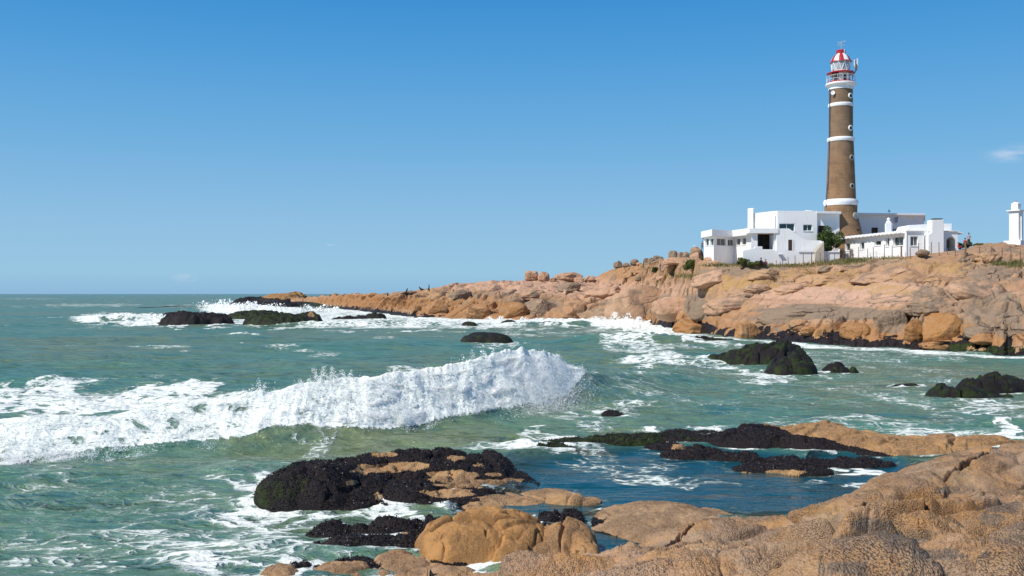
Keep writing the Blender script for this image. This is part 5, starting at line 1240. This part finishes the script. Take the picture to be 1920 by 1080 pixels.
# ------------------------------------------------------------------ boulders on the headland
_ico = None
def ico(n=4):
    bm = bmesh.new(); bmesh.ops.create_icosphere(bm, subdivisions=n, radius=1.0)
    v = np.array([x.co[:] for x in bm.verts]); f = np.array([[q.index for q in x.verts] for x in bm.faces]); bm.free(); return v, f
ICO = ico(5); 
def n3(v, s, seed):
    return (perlin(v[:, 0] * s + v[:, 2] * s * .7, v[:, 1] * s + 5, seed) + perlin(v[:, 1] * s - v[:, 2] * s * .6, v[:, 2] * s + 9, seed + 1) + perlin(v[:, 0] * s + 3, v[:, 2] * s, seed + 2)) / 2.2
def boulder(xp, ybase, w, ytop, label, seed, sq=2.6, tilt=0.0, grey=.5, orange=.2, ochre=0., pink=.2, mussel=0., cuts=5, depth=None, dr=.8, sink=.35, lump=.13):
    g = ground_hit(xp, ybase) if depth is None else Vector((pw(xp, depth)[0], depth, zy(ybase, depth)))
    d = g.y; a = w / 2 / FPX * d; H = (ybase - ytop) / FPX * d; c = H / (2 - sink * 1.0) * 1.0; b = a * dr
    v, f = ICO
    n = v / np.linalg.norm(v, axis=1)[:, None]
    k = (np.abs(n) ** sq).sum(1) ** (-1 / sq); p = n * k[:, None]
    rs = np.random.default_rng(seed)
    for _ in range(cuts):
        q = rs.normal(size=3); q[2] = abs(q[2]) * .6; q /= np.linalg.norm(q); lim = rs.uniform(.58, .86)
        over = np.maximum(p @ q - lim, 0); p = p - over[:, None] * q[None] * .85
    p = p * (1 + lump * n3(n, 1.6, seed) + lump * .45 * n3(n, 4.2, seed + 5) + lump * .16 * n3(n, 11, seed + 9))[:, None]
    # a joint or two
    for _ in range(1 + int(rs.random() > .5)):
        q = rs.normal(size=3); q[2] *= .5; q /= np.linalg.norm(q); o_ = rs.uniform(-.5, .5); s_q = p @ q - o_ + .12 * n3(n, 2.0, seed + 20)
        p = p * (1 - .07 * np.exp(-(s_q / .035) ** 2))[:, None]
    p = p / np.abs(p).max(0)
    P3 = np.stack([p[:, 0] * a, p[:, 1] * b, p[:, 2] * c], -1)
    ct, st_ = math.cos(tilt), math.sin(tilt)
    x = P3[:, 0] * ct - P3[:, 2] * st_; z = P3[:, 0] * st_ + P3[:, 2] * ct
    ctr = Vector((g.x, g.y + b * (.55 + .35 * sink), g.z + H - c))
    P3 = np.stack([x, P3[:, 1], z], -1)
    nn = n3(n, 2.2, seed + 30); m_ = len(n)
    A_ = dict(grey=np.clip(grey + .35 * nn, 0, 1), orange=np.clip(orange + .3 * nn, 0, 1), ochre=np.clip(ochre - .4 * nn, 0, 1), pink=np.clip(pink - .2 * nn, 0, 1), mussel=np.clip(mussel + mussel * nn, 0, 1), weed=np.zeros(m_))
    o = mesh_np('boulder', P3, f, A_, M_head); o.location = ctr
    return tag(o, label, 'boulder')
B = boulder
B(996, 527, 27, 507, 'upright block-shaped boulder, leftmost on the pale skyline', 1, 4.5, cuts=2, grey=.15, pink=.5, orange=.1, dr=1.0, sink=.1)
B(1020, 528, 26, 508.5, 'rounded head-like boulder right beside the upright block on the skyline', 2, 2.5, grey=.2, pink=.4, orange=.1, dr=1.0, sink=.15, lump=.2)
B(1066, 528, 56, 508, 'long low whale-backed boulder on the pale skyline', 3, 3.0, grey=.25, pink=.4, orange=.1, sink=.2, lump=.16)
B(1036, 529, 16, 519, 'small squarish stone between the head-like boulder and the long boulder', 4, 4, grey=.1, pink=.5, cuts=4)
B(1086, 529, 22, 519, 'small pale stone under the right end of the long skyline boulder', 5, 3, grey=.15, pink=.5)
B(1104, 528, 22, 518, 'pale flattish stone right of the long skyline boulder', 6, 3, grey=.2, pink=.5)
B(1068, 546, 46, 531, 'dark overhanging slab below the long skyline boulder', 7, 3, .12, grey=1.0, cuts=4)
B(1158, 503, 18, 488.5, 'dark egg-shaped boulder, the first on the pink shoulder', 10, 2.4, grey=.9, pink=0, sink=.15)
B(1173, 502, 15, 494, 'small dark boulder right of the egg-shaped one', 11, 2.6, grey=.8, sink=.2)
B(1189.5, 498, 17, 484.8, 'near-spherical grey boulder standing clear on the skyline', 12, 2.15, grey=1.0, pink=0, sink=.08, cuts=1, lump=.05)
B(1199, 497, 12, 491.5, 'small pink stone right of the spherical boulder', 13, 2.6, grey=.1, pink=.8)
B(1212, 494, 12, 482, 'dark upright boulder at the left of the skyline heap', 14, 2.8, grey=1, depth=206)
B(1222, 495, 15, 483, 'dark brown boulder wedged in the skyline heap', 15, 2.6, grey=.9, depth=205)
B(1235, 492, 24, 477.5, 'dark boulder topping the skyline heap', 16, 2.6, grey=.95, depth=205)
B(1242, 492, 14, 483, 'yellowish loaf-shaped stone in the skyline heap', 17, 2.6, grey=.2, ochre=.4, depth=202)
B(1235, 499, 27, 487, 'pale grey slab lying in the skyline heap', 18, 3.2, .2, grey=.6, depth=201, cuts=4)
B(1215.5, 502, 16, 491.5, 'light grey cube-like boulder at the foot of the skyline heap', 19, 4, grey=.55, depth=201)
B(1232, 508, 17, 495, 'orange and grey boulder below the skyline heap', 20, 2.8, grey=.45, orange=.7, depth=199)
B(1249, 508, 22, 490, 'tall rounded tan boulder right of the skyline heap', 21, 2.8, grey=.3, pink=.5, depth=196)
B(1263, 485, 19, 469.5, 'grey rounded boulder with a dark cap, left of the white house', 22, 2.6, grey=.9, depth=180)
B(1277, 484, 13, 472, 'grey-pink boulder between two larger ones, left of the white house', 23, 2.8, grey=.7, pink=.4, depth=178)
B(1289, 484, 19, 471, 'dark boulder under the largest one, left of the white house', 24, 3, grey=.9, depth=172)
B(1309, 487, 30, 462, 'largest boulder on the skyline, leaning against the white house', 25, 2.8, grey=.6, orange=.4, depth=143, cuts=5)
B(1307, 490, 22, 473, 'pink angular boulder below the largest skyline boulder', 26, 3.2, .3, grey=.1, pink=.8, depth=138, cuts=5)
B(1275, 494, 60, 482, 'broad pale flat-topped rock above the shrub', 27, 3, grey=.2, pink=.6, depth=160)
B(1266, 508, 36, 489, 'pale orange angular boulder left of the shrub', 28, 3.4, -.2, grey=.05, orange=.5, pink=.6, depth=163, cuts=5)
B(1328, 494, 24, 482, 'pink boulder at the foot of the white house corner', 29, 2.8, grey=.1, pink=.8, depth=131)
B(1340, 500, 30, 488, 'pale pink slab below the white house corner', 30, 3, grey=.1, pink=.7, depth=129)
B(1198, 529, 15, 520, 'small dark stone on the pink slope', 31, 2.8, grey=1)
B(1238, 525, 17, 517, 'small pale stone with a black shaded side on the pink slope', 32, 3.2, grey=.1, pink=.6, cuts=5)
B(1205, 603, 138, 534, 'huge smooth grey-tan whaleback above the surf', 33, 2.3, .10, grey=.42, pink=.35, orange=.1, cuts=1, dr=.7, sink=.7, lump=.06)
B(1268, 590, 86, 556, 'pale domed boulder between the whaleback and the dark split wedge', 34, 2.6, .0, grey=.15, pink=.55, cuts=3, sink=.6)
B(1316, 598, 50, 561, 'dark wedge-shaped boulder split by a straight crack', 35, 3.0, .1, grey=1.0, pink=0, cuts=5, sink=.3)
B(1478, 549, 66, 533, 'long pale lens-shaped boulder on the upper slope', 36, 2.6, .16, grey=.2, pink=.6, sink=.5)
B(1425, 548, 56, 530, 'tan boulder with a deep shaded hollow, left of the lens-shaped one', 37, 2.6, .15, grey=.45, pink=.4, sink=.5)
B(1395, 560, 60, 548, 'low tan boulder on the middle slope above the dark wedge', 38, 2.8, .0, grey=.5, pink=.3, sink=.5)
B(1547, 511, 30, 497, 'dark boulder in a grassy hollow below the fence', 39, 3.4, grey=.9, cuts=5)
B(1576, 509, 40, 498, 'pale flat boulder right of the dark one below the fence', 40, 3, grey=.3, pink=.5)
B(1757, 573, 56, 537, 'big grey round-topped boulder on the right slope', 41, 2.4, .06, grey=.62, pink=.3, sink=.4, cuts=2)
B(1752, 588, 88, 560, 'long grey slab under the round-topped boulder', 42, 2.8, .14, grey=.6, pink=.2, sink=.5)
B(1775, 642, 92, 586, 'great orange-brown boulder above the tide line', 43, 2.6, .0, grey=.1, orange=1.0, ochre=.25, pink=0, sink=.4, cuts=4, lump=.15)
B(1718, 640, 48, 600, 'orange rounded boulder left of the great one', 44, 2.6, .1, grey=.1, orange=1, pink=0, sink=.4, lump=.14)
B(1842, 634, 62, 609, 'dark flat boulder right of the great orange one', 45, 3.0, -.12, grey=1.0, pink=0, sink=.4)
B(1675, 616, 62, 583, 'grey wedge boulder above the orange shore rocks', 46, 2.6, .12, grey=.95, pink=0, sink=.5)
B(1775, 653, 80, 636, 'low dark-stained slab at the tide line below the great boulder', 47, 3, 0, grey=.2, orange=.9, mussel=.4, sink=.5)
B(1855, 645, 60, 626, 'flattened orange rock near the tide line at the right', 48, 2.6, -.05, orange=.9, grey=.1, sink=.4)
B(1500, 618, 36, 597, 'brown boulder with a black shaded right side, on the lower slope', 49, 2.5, .12, grey=.5, orange=.7, sink=.3)
B(1520, 628, 34, 611, 'smaller orange boulder just right of and below the brown one', 50, 2.5, 0, grey=.1, orange=.9, sink=.3)
B(1610, 632, 60, 606, 'broad orange boulder on the lower slope in the middle of the shore', 51, 2.6, .05, orange=.95, grey=.1, sink=.5, lump=.15)
B(1400, 640, 64, 606, 'yellow-brown boulder ringed by mussels at the shore', 52, 2.6, .0, orange=.8, ochre=.5, grey=.05, sink=.5, mussel=.15)
B(1732.5, 479, 26, 467, 'smooth grey boulder in front of the cottage chimney', 53, 2.6, grey=1, pink=0, depth=112.6, sink=.2)
B(1858, 492, 50, 471, 'rounded yellow-grey boulder behind the fence at the right', 54, 2.6, grey=.4, ochre=.4, sink=.4)
B(1000, 560, 60, 540, 'folded pinkish rock on the slope under the skyline blocks', 55, 2.8, .1, grey=.5, pink=.5, sink=.5, lump=.2)
B(960, 596, 60, 566, 'rounded orange-brown boulder above the surf, left part of the shore', 56, 2.5, .0, orange=.9, grey=.2, sink=.4)
B(900, 598, 56, 570, 'rounded brown boulder at the surf under the grey ledge', 57, 2.5, .0, orange=.8, grey=.3, sink=.4)
B(855, 562, 46, 541, 'dark humped rock on the ridge above the orange cliff', 58, 2.6, 0, grey=1, orange=.2, sink=.4)
B(1060, 600, 60, 572, 'brown rounded boulder just left of the whaleback, at the surf', 59, 2.5, 0, orange=.6, grey=.4, sink=.4)
B(699, 556, 22, 548.5, 'low rounded hump on the far orange point', 60, 2.5, 0, orange=.8, grey=.2, sink=.4)
B(768, 551, 26, 545, 'dark low rock on the ridge where sea lions lie', 61, 2.6, 0, grey=.9, sink=.4)
B(1352, 527, 104, 506, 'long pink-grey slab tilting up to the right under the white wall', 70, 2.6, .14, grey=.35, pink=.6, sink=.8, cuts=6)
B(1438, 522, 90, 505, 'tan slab with a rounded nose, below the two seated people', 71, 2.6, .08, grey=.3, ochre=.3, sink=.8, cuts=6)
B(1545, 532, 120, 514, 'broad ochre-stained slab above the smooth pink sheet', 72, 2.6, .02, grey=.2, ochre=.5, pink=.3, sink=.8, cuts=6)
B(1668, 522, 120, 500, 'long folded tan slab below the cottage', 73, 2.6, .05, grey=.45, pink=.4, sink=.8, cuts=6, lump=.2)
B(1380, 580, 110, 556, 'long pale slab right of the dark split wedge', 74, 2.6, .10, grey=.4, pink=.5, sink=.8, cuts=6)
B(1500, 598, 150, 575, 'long charcoal-stained slab across the middle slope', 75, 2.6, .03, grey=1, pink=0, sink=.85, cuts=6)
B(1850, 560, 120, 525, 'broad grey-pink slab with joints near the right edge', 76, 2.8, .0, grey=.5, pink=.5, sink=.85, cuts=6)
B(1310, 625, 90, 596, 'orange rounded slab at the surf left of the yellow-brown boulder', 77, 2.6, .0, orange=.95, grey=.1, sink=.7, cuts=5, mussel=.1)
B(1140, 556, 90, 538, 'pale pink slab above the whaleback', 78, 2.6, .1, grey=.2, pink=.7, sink=.85, cuts=6)
B(1015, 588, 90, 560, 'grey-brown slab over the surf left of centre', 79, 2.6, .05, grey=.8, orange=.3, sink=.8, cuts=6)
B(820, 585, 60, 562, 'brown block in the orange cliff above the surf', 80, 2.8, .0, orange=.9, grey=.3, sink=.7, cuts=6)
# heap of stones by the fence: every stone its own
rs = random.Random(3)
for i in range(14):
    x = 1812 + rs.uniform(-13, 13); y = 490 - abs(rs.gauss(0, 4.5)) * (1 - abs(x - 1812) / 18)
    o = B(x, y + 2, rs.uniform(6, 9), y - 3.2, 'fist-shaped grey stone in the heap beside the thick fence post', 100 + i, 3, rs.uniform(-.4, .4), grey=1, pink=0)
    o.name = 'heap_stone'; o['category'] = 'stone'; o['group'] = 'stones heaped by the fence'

# ------------------------------------------------------------------ foliage
def leaf_mat(name, a, b):
    t = NT(name); p = t.pos(); n = t.noise(p, 1.6, 4); n2 = t.noise(p, 14, 2)
    c = t.mix(t.rng(n, .35, .65), a, b); c = t.mix(t.rng(n2, .5, .7, 0, .4), c, tuple(min(1, x * 1.6) for x in b))
    return t.done(t.bsdf(c, .6, None, .25))
M_leaf = leaf_mat('shrub_leaves', (.045, .065, .015), (.125, .145, .035)); M_leaf2 = leaf_mat('tree_leaves', (.030, .060, .014), (.100, .140, .035)); M_grass = leaf_mat('grass_blades', (.10, .115, .03), (.24, .21, .09))
def leaves(cx, cy, z0, rx, ry, h, n, size, seed, lumps=15):
    rg_ = np.random.default_rng(seed)
    cs = rg_.normal(size=(lumps, 3)) * [rx * .42, ry * .42, h * .22]; cs = np.clip(cs - cs.mean(0), [-rx * .7, -ry * .7, -h * .35], [rx * .7, ry * .7, h * .35]) + [cx, cy, z0 + h * .5]; cr = rg_.uniform(.20, .40, lumps)
    k = rg_.integers(0, lumps, n); u = rg_.normal(size=(n, 3)); u /= np.linalg.norm(u, axis=1)[:, None]
    r = cr[k] * (0.55 + .5 * rg_.random(n) ** .5)
    p = cs[k] + u * r[:, None] * [rx, ry, h * .85]; p[:, 2] = np.maximum(p[:, 2], z0 - .05)
    a = rg_.normal(size=(n, 3)); a /= np.linalg.norm(a, axis=1)[:, None]; b = np.cross(a, rg_.normal(size=(n, 3))); b /= np.linalg.norm(b, axis=1)[:, None]
    s = size * rg_.uniform(.6, 1.3, n)[:, None]
    v = np.stack([p - a * s, p + b * s * .45, p + a * s, p - b * s * .45], 1).reshape(-1, 3)
    return v, np.arange(4 * n).reshape(-1, 4), cs
def shrub(name, x, ybase, w, ytop, label, cat, n, size, mat, seed, d=None, trunk=False):
    g = ground_hit(x, ybase) if d is None else Vector((pw(x, d)[0], d, zy(ybase, d)))
    rx = w / 2 / FPX * g.y; h = (ybase - ytop) / FPX * g.y
    root = empty(name, g, label, cat)
    v, f, cs = leaves(0, 0, 0, rx, rx * .8, h, n, size, seed)
    mesh_np('crown', v, f, None, mat, root, False)
    m = MB()
    for c in cs: m.bar((0, 0, -.3), tuple(c), .09 if trunk else .03, 6, .02)
    m.bar((0, 0, -.5), (0, 0, h * .4), .12 if trunk else .04, 7, .06)
    o = m.build('trunk' if trunk else 'stems', M_wood, None, 40); o.parent = root
    return root
shrub('small_tree', 1554, 471, 46, 430, 'small bushy dark green tree at the foot of the tower, by the steps', 'tree', 6500, .13, M_leaf2, 3, 127.2, True)
shrub('shrub', 1300, 508, 44, 487, 'green shrub among the boulders left of the white house', 'shrub', 3600, .12, M_leaf, 5)
shrub('shrub', 1317, 500, 34, 483, 'dark green bush against the rock at the white house corner', 'shrub', 1800, .12, M_leaf2, 6, 140)
shrub('shrub', 1393, 496, 30, 484, 'yellow-green bush at the foot of the white wall', 'shrub', 2200, .10, M_leaf, 7, 124.6)
shrub('shrub', 1416, 498, 34, 490, 'low olive-green bush left of the two seated people', 'shrub', 1600, .09, M_leaf, 8, 124.2)
shrub('shrub', 1228, 510, 20, 502, 'small patch of green bush under the skyline heap', 'shrub', 1200, .12, M_leaf2, 9)
shrub('shrub', 1815, 463, 26, 453, 'dark green bush behind the thick fence post', 'shrub', 1800, .10, M_leaf2, 10, 119)
shrub('shrub', 1800, 464, 16, 456, 'dark green bush beside the arched porch', 'shrub', 900, .09, M_leaf2, 11, 119)
shrub('shrub', 1836, 462, 22, 456, 'low dark bush on the skyline between the porch and the slim tower', 'shrub', 900, .09, M_leaf2, 12, 120)
def grass(name, patches, label):
    rg_ = np.random.default_rng(12); V = []; 
    for (x, y, wx2, wy2, n) in patches:
        for i in range(n):
            xx = x + rg_.normal(0, wx2 / 2); yy = y + rg_.normal(0, wy2 / 2); g = ground_hit(xx, yy)
            a = rg_.uniform(0, 6.28); s = rg_.uniform(.03, .07); h = rg_.uniform(.12, .32); dx, dy = math.cos(a) * s, math.sin(a) * s; lx, ly = rg_.normal(0, .08, 2)
            g = g + Vector(rg_.normal(0, .12, 3)) * Vector((1, 1, 0)).length * .3
            V += [(g.x - dx, g.y - dy, g.z - .08), (g.x + dx, g.y + dy, g.z - .08), (g.x + lx + dx * .2, g.y + ly, g.z + h), (g.x + lx - dx * .2, g.y + ly, g.z + h * .95)]
    o = mesh_np(name, np.array(V), np.arange(len(V)).reshape(-1, 4), None, M_grass, None, False)
    return tag(o, label, 'grass', kind='stuff')
grass('grass', [(1595, 489, 36, 5, 1500), (1560, 494, 40, 4, 600), (1645, 485, 60, 2, 300), (1520, 497, 50, 3, 250), (1410, 498, 50, 3, 700), (1905, 498, 20, 4, 700), (1480, 500, 60, 3, 500), (1285, 518, 40, 4, 500), (1345, 498, 30, 3, 300), (1875, 496, 20, 3, 300)], 'patchy green and yellow grass in the hollows below the houses')

# ------------------------------------------------------------------ people and animals (one skinned body each)
def skinned(name, nodes, edges, mats, region, parent=None, sub=1):
    me = bpy.data.meshes.new(name); me.from_pydata([n[:3] for n in nodes], edges, []); ob = bpy.data.objects.new(name, me); link(ob)
    sk = ob.modifiers.new('s', 'SKIN'); sk.use_smooth_shade = True
    for i, nd in enumerate(nodes): me.skin_vertices[0].data[i].radius = (nd[3], nd[4] if len(nd) > 4 else nd[3])
    me.skin_vertices[0].data[0].use_root = True
    sb = ob.modifiers.new('u', 'SUBSURF'); sb.levels = sub; sb.render_levels = sub
    dg = bpy.context.evaluated_depsgraph_get(); dg.update()
    nm = bpy.data.meshes.new_from_object(ob.evaluated_get(dg)); nm.name = name
    bpy.data.objects.remove(ob); o = bpy.data.objects.new(name, nm); link(o, parent)
    nm.materials.clear()
    for m in mats: nm.materials.append(m)
    for p in nm.polygons: p.material_index = region(p.center)
    return o
CLOTH = {}
def cloth(c):
    if c not in CLOTH: CLOTH[c] = simple_mat('cloth', c, .8)
    return CLOTH[c]
M_skin = simple_mat('skin', (.42, .24, .16), .5); M_hair = simple_mat('hair', (.02, .014, .01), .6)
def person(loc, face, label, shirt, pants, pose='stand', h=1.7, hat=None, pack=None, hair=None, legs_bare=False):
    s = h / 1.72
    root = empty('person', loc, label, 'person'); root.rotation_euler = (0, 0, face); root.scale = (s, s, s)
    if pose == 'sit':
        N = [(0, 0, .12, .13, .11), (0, .02, .34, .12, .10), (0, .03, .52, .15, .10), (0, .02, .62, .05), (0, .0, .70, .085, .10), (0, -.01, .80, .07, .09),
             (-.09, -.02, .12, .085), (-.13, -.40, .34, .065), (-.13, -.50, .02, .045), (-.13, -.66, -.02, .035), (.09, -.02, .12, .085), (.13, -.38, .36, .065), (.13, -.50, .02, .045), (.13, -.66, -.02, .035),
             (-.19, .03, .52, .05), (-.24, -.12, .32, .042), (-.14, -.34, .36, .032), (-.12, -.42, .36, .03), (.19, .03, .52, .05), (.24, -.12, .32, .042), (.14, -.34, .38, .032), (.12, -.42, .38, .03)]
        waist, neck, knee = .2, .60, -9
    else:
        lean = .25 if pose == 'lean' else 0
        N = [(0, 0, .92, .13, .10), (0, -lean * .4, 1.14, .12, .09), (0, -lean * .8, 1.36, .15, .10), (0, -lean, 1.47, .05), (0, -lean * 1.05 - .01, 1.56, .08, .10), (0, -lean * 1.1 - .01, 1.66, .065, .085),
             (-.09, 0, .88, .088), (-.11, -.02 - lean * .2, .48, .062), (-.11, .03, .10, .042), (-.12, -.14, .03, .036), (.09, 0, .88, .088), (.12, .04, .48, .062), (.13, .10, .10, .042), (.14, -.06, .03, .036),
             (-.19, -lean * .8, 1.36, .05), (-.25, -.02 - lean, 1.10, .042), (-.24, -.12 - lean, .86, .032), (-.23, -.15 - lean, .78, .03), (.19, -lean * .8, 1.36, .05), (.26, .0 - lean, 1.10, .042), (.24, -.14 - lean, .88, .032), (.23, -.17 - lean, .80, .03)]
        waist, neck, knee = .95, 1.44, (.5 if legs_bare else -9)
    E = [(0, 1), (1, 2), (2, 3), (3, 4), (4, 5), (0, 6), (6, 7), (7, 8), (8, 9), (0, 10), (10, 11), (11, 12), (12, 13), (2, 14), (14, 15), (15, 16), (16, 17), (2, 18), (18, 19), (19, 20), (20, 21)]
    def reg(c):
        if c.z > neck: return 2
        if abs(c.x) > .2 and c.z < neck - .22 and pose != 'sit': return 2
        if pose == 'sit' and (c.y < -.25 and c.z > .3 and abs(c.x) < .18 and c.z < .45): return 1
        if c.z > waist: return 0
        if c.z < knee: return 2
        return 1
    b = skinned('body', N, E, [cloth(shirt), cloth(pants), M_skin], reg, root)
    hz = N[5][2]; hy = N[5][1]
    v, f = ico(2)
    hv = v * [.095, .115, .085] + [0, hy + .02, hz + .01]; hv = hv[:]
    mesh_np('cap' if hat else 'hair', hv, f, None, cloth(hat) if hat else (hair or M_hair), root)
    if pack:
        pv = v * [.16, .10, .24] + [0, .17, N[2][2] - .12]; mesh_np('backpack', pv, f, None, cloth(pack), root)
    return root
def gnd(x, y, d=None):
    if d is None: return ground_hit(x, y)
    X = pw(x, d)[0]; return Vector((X, d, zy(y, d)))
person(gnd(1427, 497.5, 123.8), .5, 'person in dark clothes seated on rock at the fence end, left of two', (.012, .014, .02), (.02, .02, .03), 'sit', 1.85)
person(gnd(1435.5, 498.5, 123.8), -.4, 'person in a maroon top seated on rock at the fence end, right of two', (.16, .02, .03), (.02, .02, .025), 'sit', 1.6)
person(gnd(1317, 471, 149.2), 2.6, 'person in a grey shirt and blue cap standing on the boulder beside the white house', (.16, .15, .15), (.05, .05, .06), 'stand', 1.55, hat=(.02, .16, .32))
person(gnd(1205.5, 507), 3.3, 'person in a yellow shirt and dark shorts with a black backpack walking up the rocks', (.55, .62, .02), (.05, .06, .08), 'stand', 1.75, pack=(.015, .015, .02), legs_bare=True)
person(gnd(1237, 512), .4, 'person in a navy blue top bending on the rocks beside the small green bush', (.025, .03, .22), (.30, .22, .18), 'lean', 1.5, legs_bare=True)
person(gnd(1816.5, 463, 120.5), 0, 'person in a dark blue cap behind the bushes right of the porch', (.45, .40, .42), (.05, .05, .06), 'stand', 1.7, hat=(.01, .03, .12))
person(gnd(1809.5, 459, 118.5), 0, 'person in a faded red shirt just behind the thick fence post', (.50, .08, .09), (.06, .05, .05), 'sit', 1.6)
person(gnd(1797, 467, 114.6), 1.2, 'person in a bright red top crouching beside the arched porch', (.45, .03, .03), (.08, .06, .07), 'sit', 1.5)
bz = lz(156.7)
def gal(ang, rr_, label, *a, **k):
    A = math.radians(ang); return person(Vector((LX + lr(rr_) * math.cos(A), LY + lr(rr_) * math.sin(A), bz)), A + math.pi / 2, label, *a, **k)
gal(-88, 21, 'person in a pale yellow top standing mid-front on the lighthouse balcony', (.60, .48, .32), (.03, .03, .04), 'stand', 1.6, hair=simple_mat('fair_hair', (.5, .36, .18), .6))
gal(-148, 21.5, 'person in black leaning on the left end of the lighthouse balcony rail', (.012, .014, .018), (.02, .02, .03), 'stand', 1.65)
gal(-132, 20, 'person in dark red on the left of the lighthouse balcony', (.10, .015, .02), (.02, .02, .03), 'stand', 1.5)
gal(-38, 21.5, 'person in a pink top on the right side of the lighthouse balcony', (.55, .38, .40), (.12, .03, .04), 'stand', 1.55)

M_seal = simple_mat('wet_fur', (.022, .017, .015), .35, .3, 3, spec=.4)
def sea_lion(loc, face, L, label, up=.5):
    root = empty('sea_lion', loc, label, 'sea lion'); root.rotation_euler = (0, 0, face); root.scale = (1, .8, .78) if L > 1.5 else (.8, .6, .55)
    N = [(0, 0, .30, .30, .28), (-.55 * L / 2, 0, .24, .24, .22), (-1.0 * L / 2, 0, .12, .12, .10), (-1.25 * L / 2, .06, .06, .06, .03), (.40 * L / 2, 0, .36 + up * .35, .26, .25), (.58 * L / 2, 0, .45 + up * .85, .19, .18), (.66 * L / 2, 0, .52 + up * 1.2, .14, .13), (.80 * L / 2, 0, .56 + up * 1.3, .08, .07),
         (.30 * L / 2, .28, .15, .09, .05), (.34 * L / 2, .48, .0, .09, .03), (.30 * L / 2, -.28, .15, .09, .05), (.34 * L / 2, -.48, .0, .09, .03), (-1.2 * L / 2, -.1, .05, .06, .03)]
    E = [(0, 1), (1, 2), (2, 3), (0, 4), (4, 5), (5, 6), (6, 7), (0, 8), (8, 9), (0, 10), (10, 11), (2, 12)]
    skinned('body', N, E, [M_seal], lambda c: 0, root, 2)
    return root
sea_lion(gnd(758, 551.5), .15, 1.9, 'large dark sea lion on the ridge with its head raised, the biggest of the group', 1.0)
sea_lion(gnd(770, 549.5), .2, .9, 'small dark sea lion just right of the biggest one', .5)
sea_lion(gnd(790, 545.5), math.pi, 1.8, 'dark sea lion lying on the ridge, head to the left', .45)
sea_lion(gnd(803, 544), 1.3, 1.0, 'dark sea lion sitting bolt upright on the ridge, the rightmost of the group', 1.4)
sea_lion(gnd(726.5, 554.5), 1.0, .8, 'small dark sea lion alone on the low orange ridge', .8)
sea_lion(gnd(645, 554.5), .2, 1.3, 'tiny far-off dark sea lion on the orange point', .6)
sea_lion(Vector((pw(551, 457)[0], 457, zy(549.2, 457))), .2, 3.0, 'dark sea lion lying on top of the orange islet', .25)
gl = empty('gull', gnd(1302, 464, 149.5), 'white gull standing on the largest skyline boulder', 'bird')
skinned('body', [(0, 0, .22, .09, .08), (-.14, 0, .20, .06, .05), (-.26, 0, .18, .03, .02), (.10, 0, .27, .07, .06), (.15, 0, .36, .05, .05), (.22, 0, .36, .018, .018), (0, .04, .1, .015), (0, .04, 0, .015), (0, -.04, .1, .015), (0, -.04, 0, .015)],
        [(0, 1), (1, 2), (0, 3), (3, 4), (4, 5), (0, 6), (6, 7), (0, 8), (8, 9)], [M_wpaint], lambda c: 0, gl)
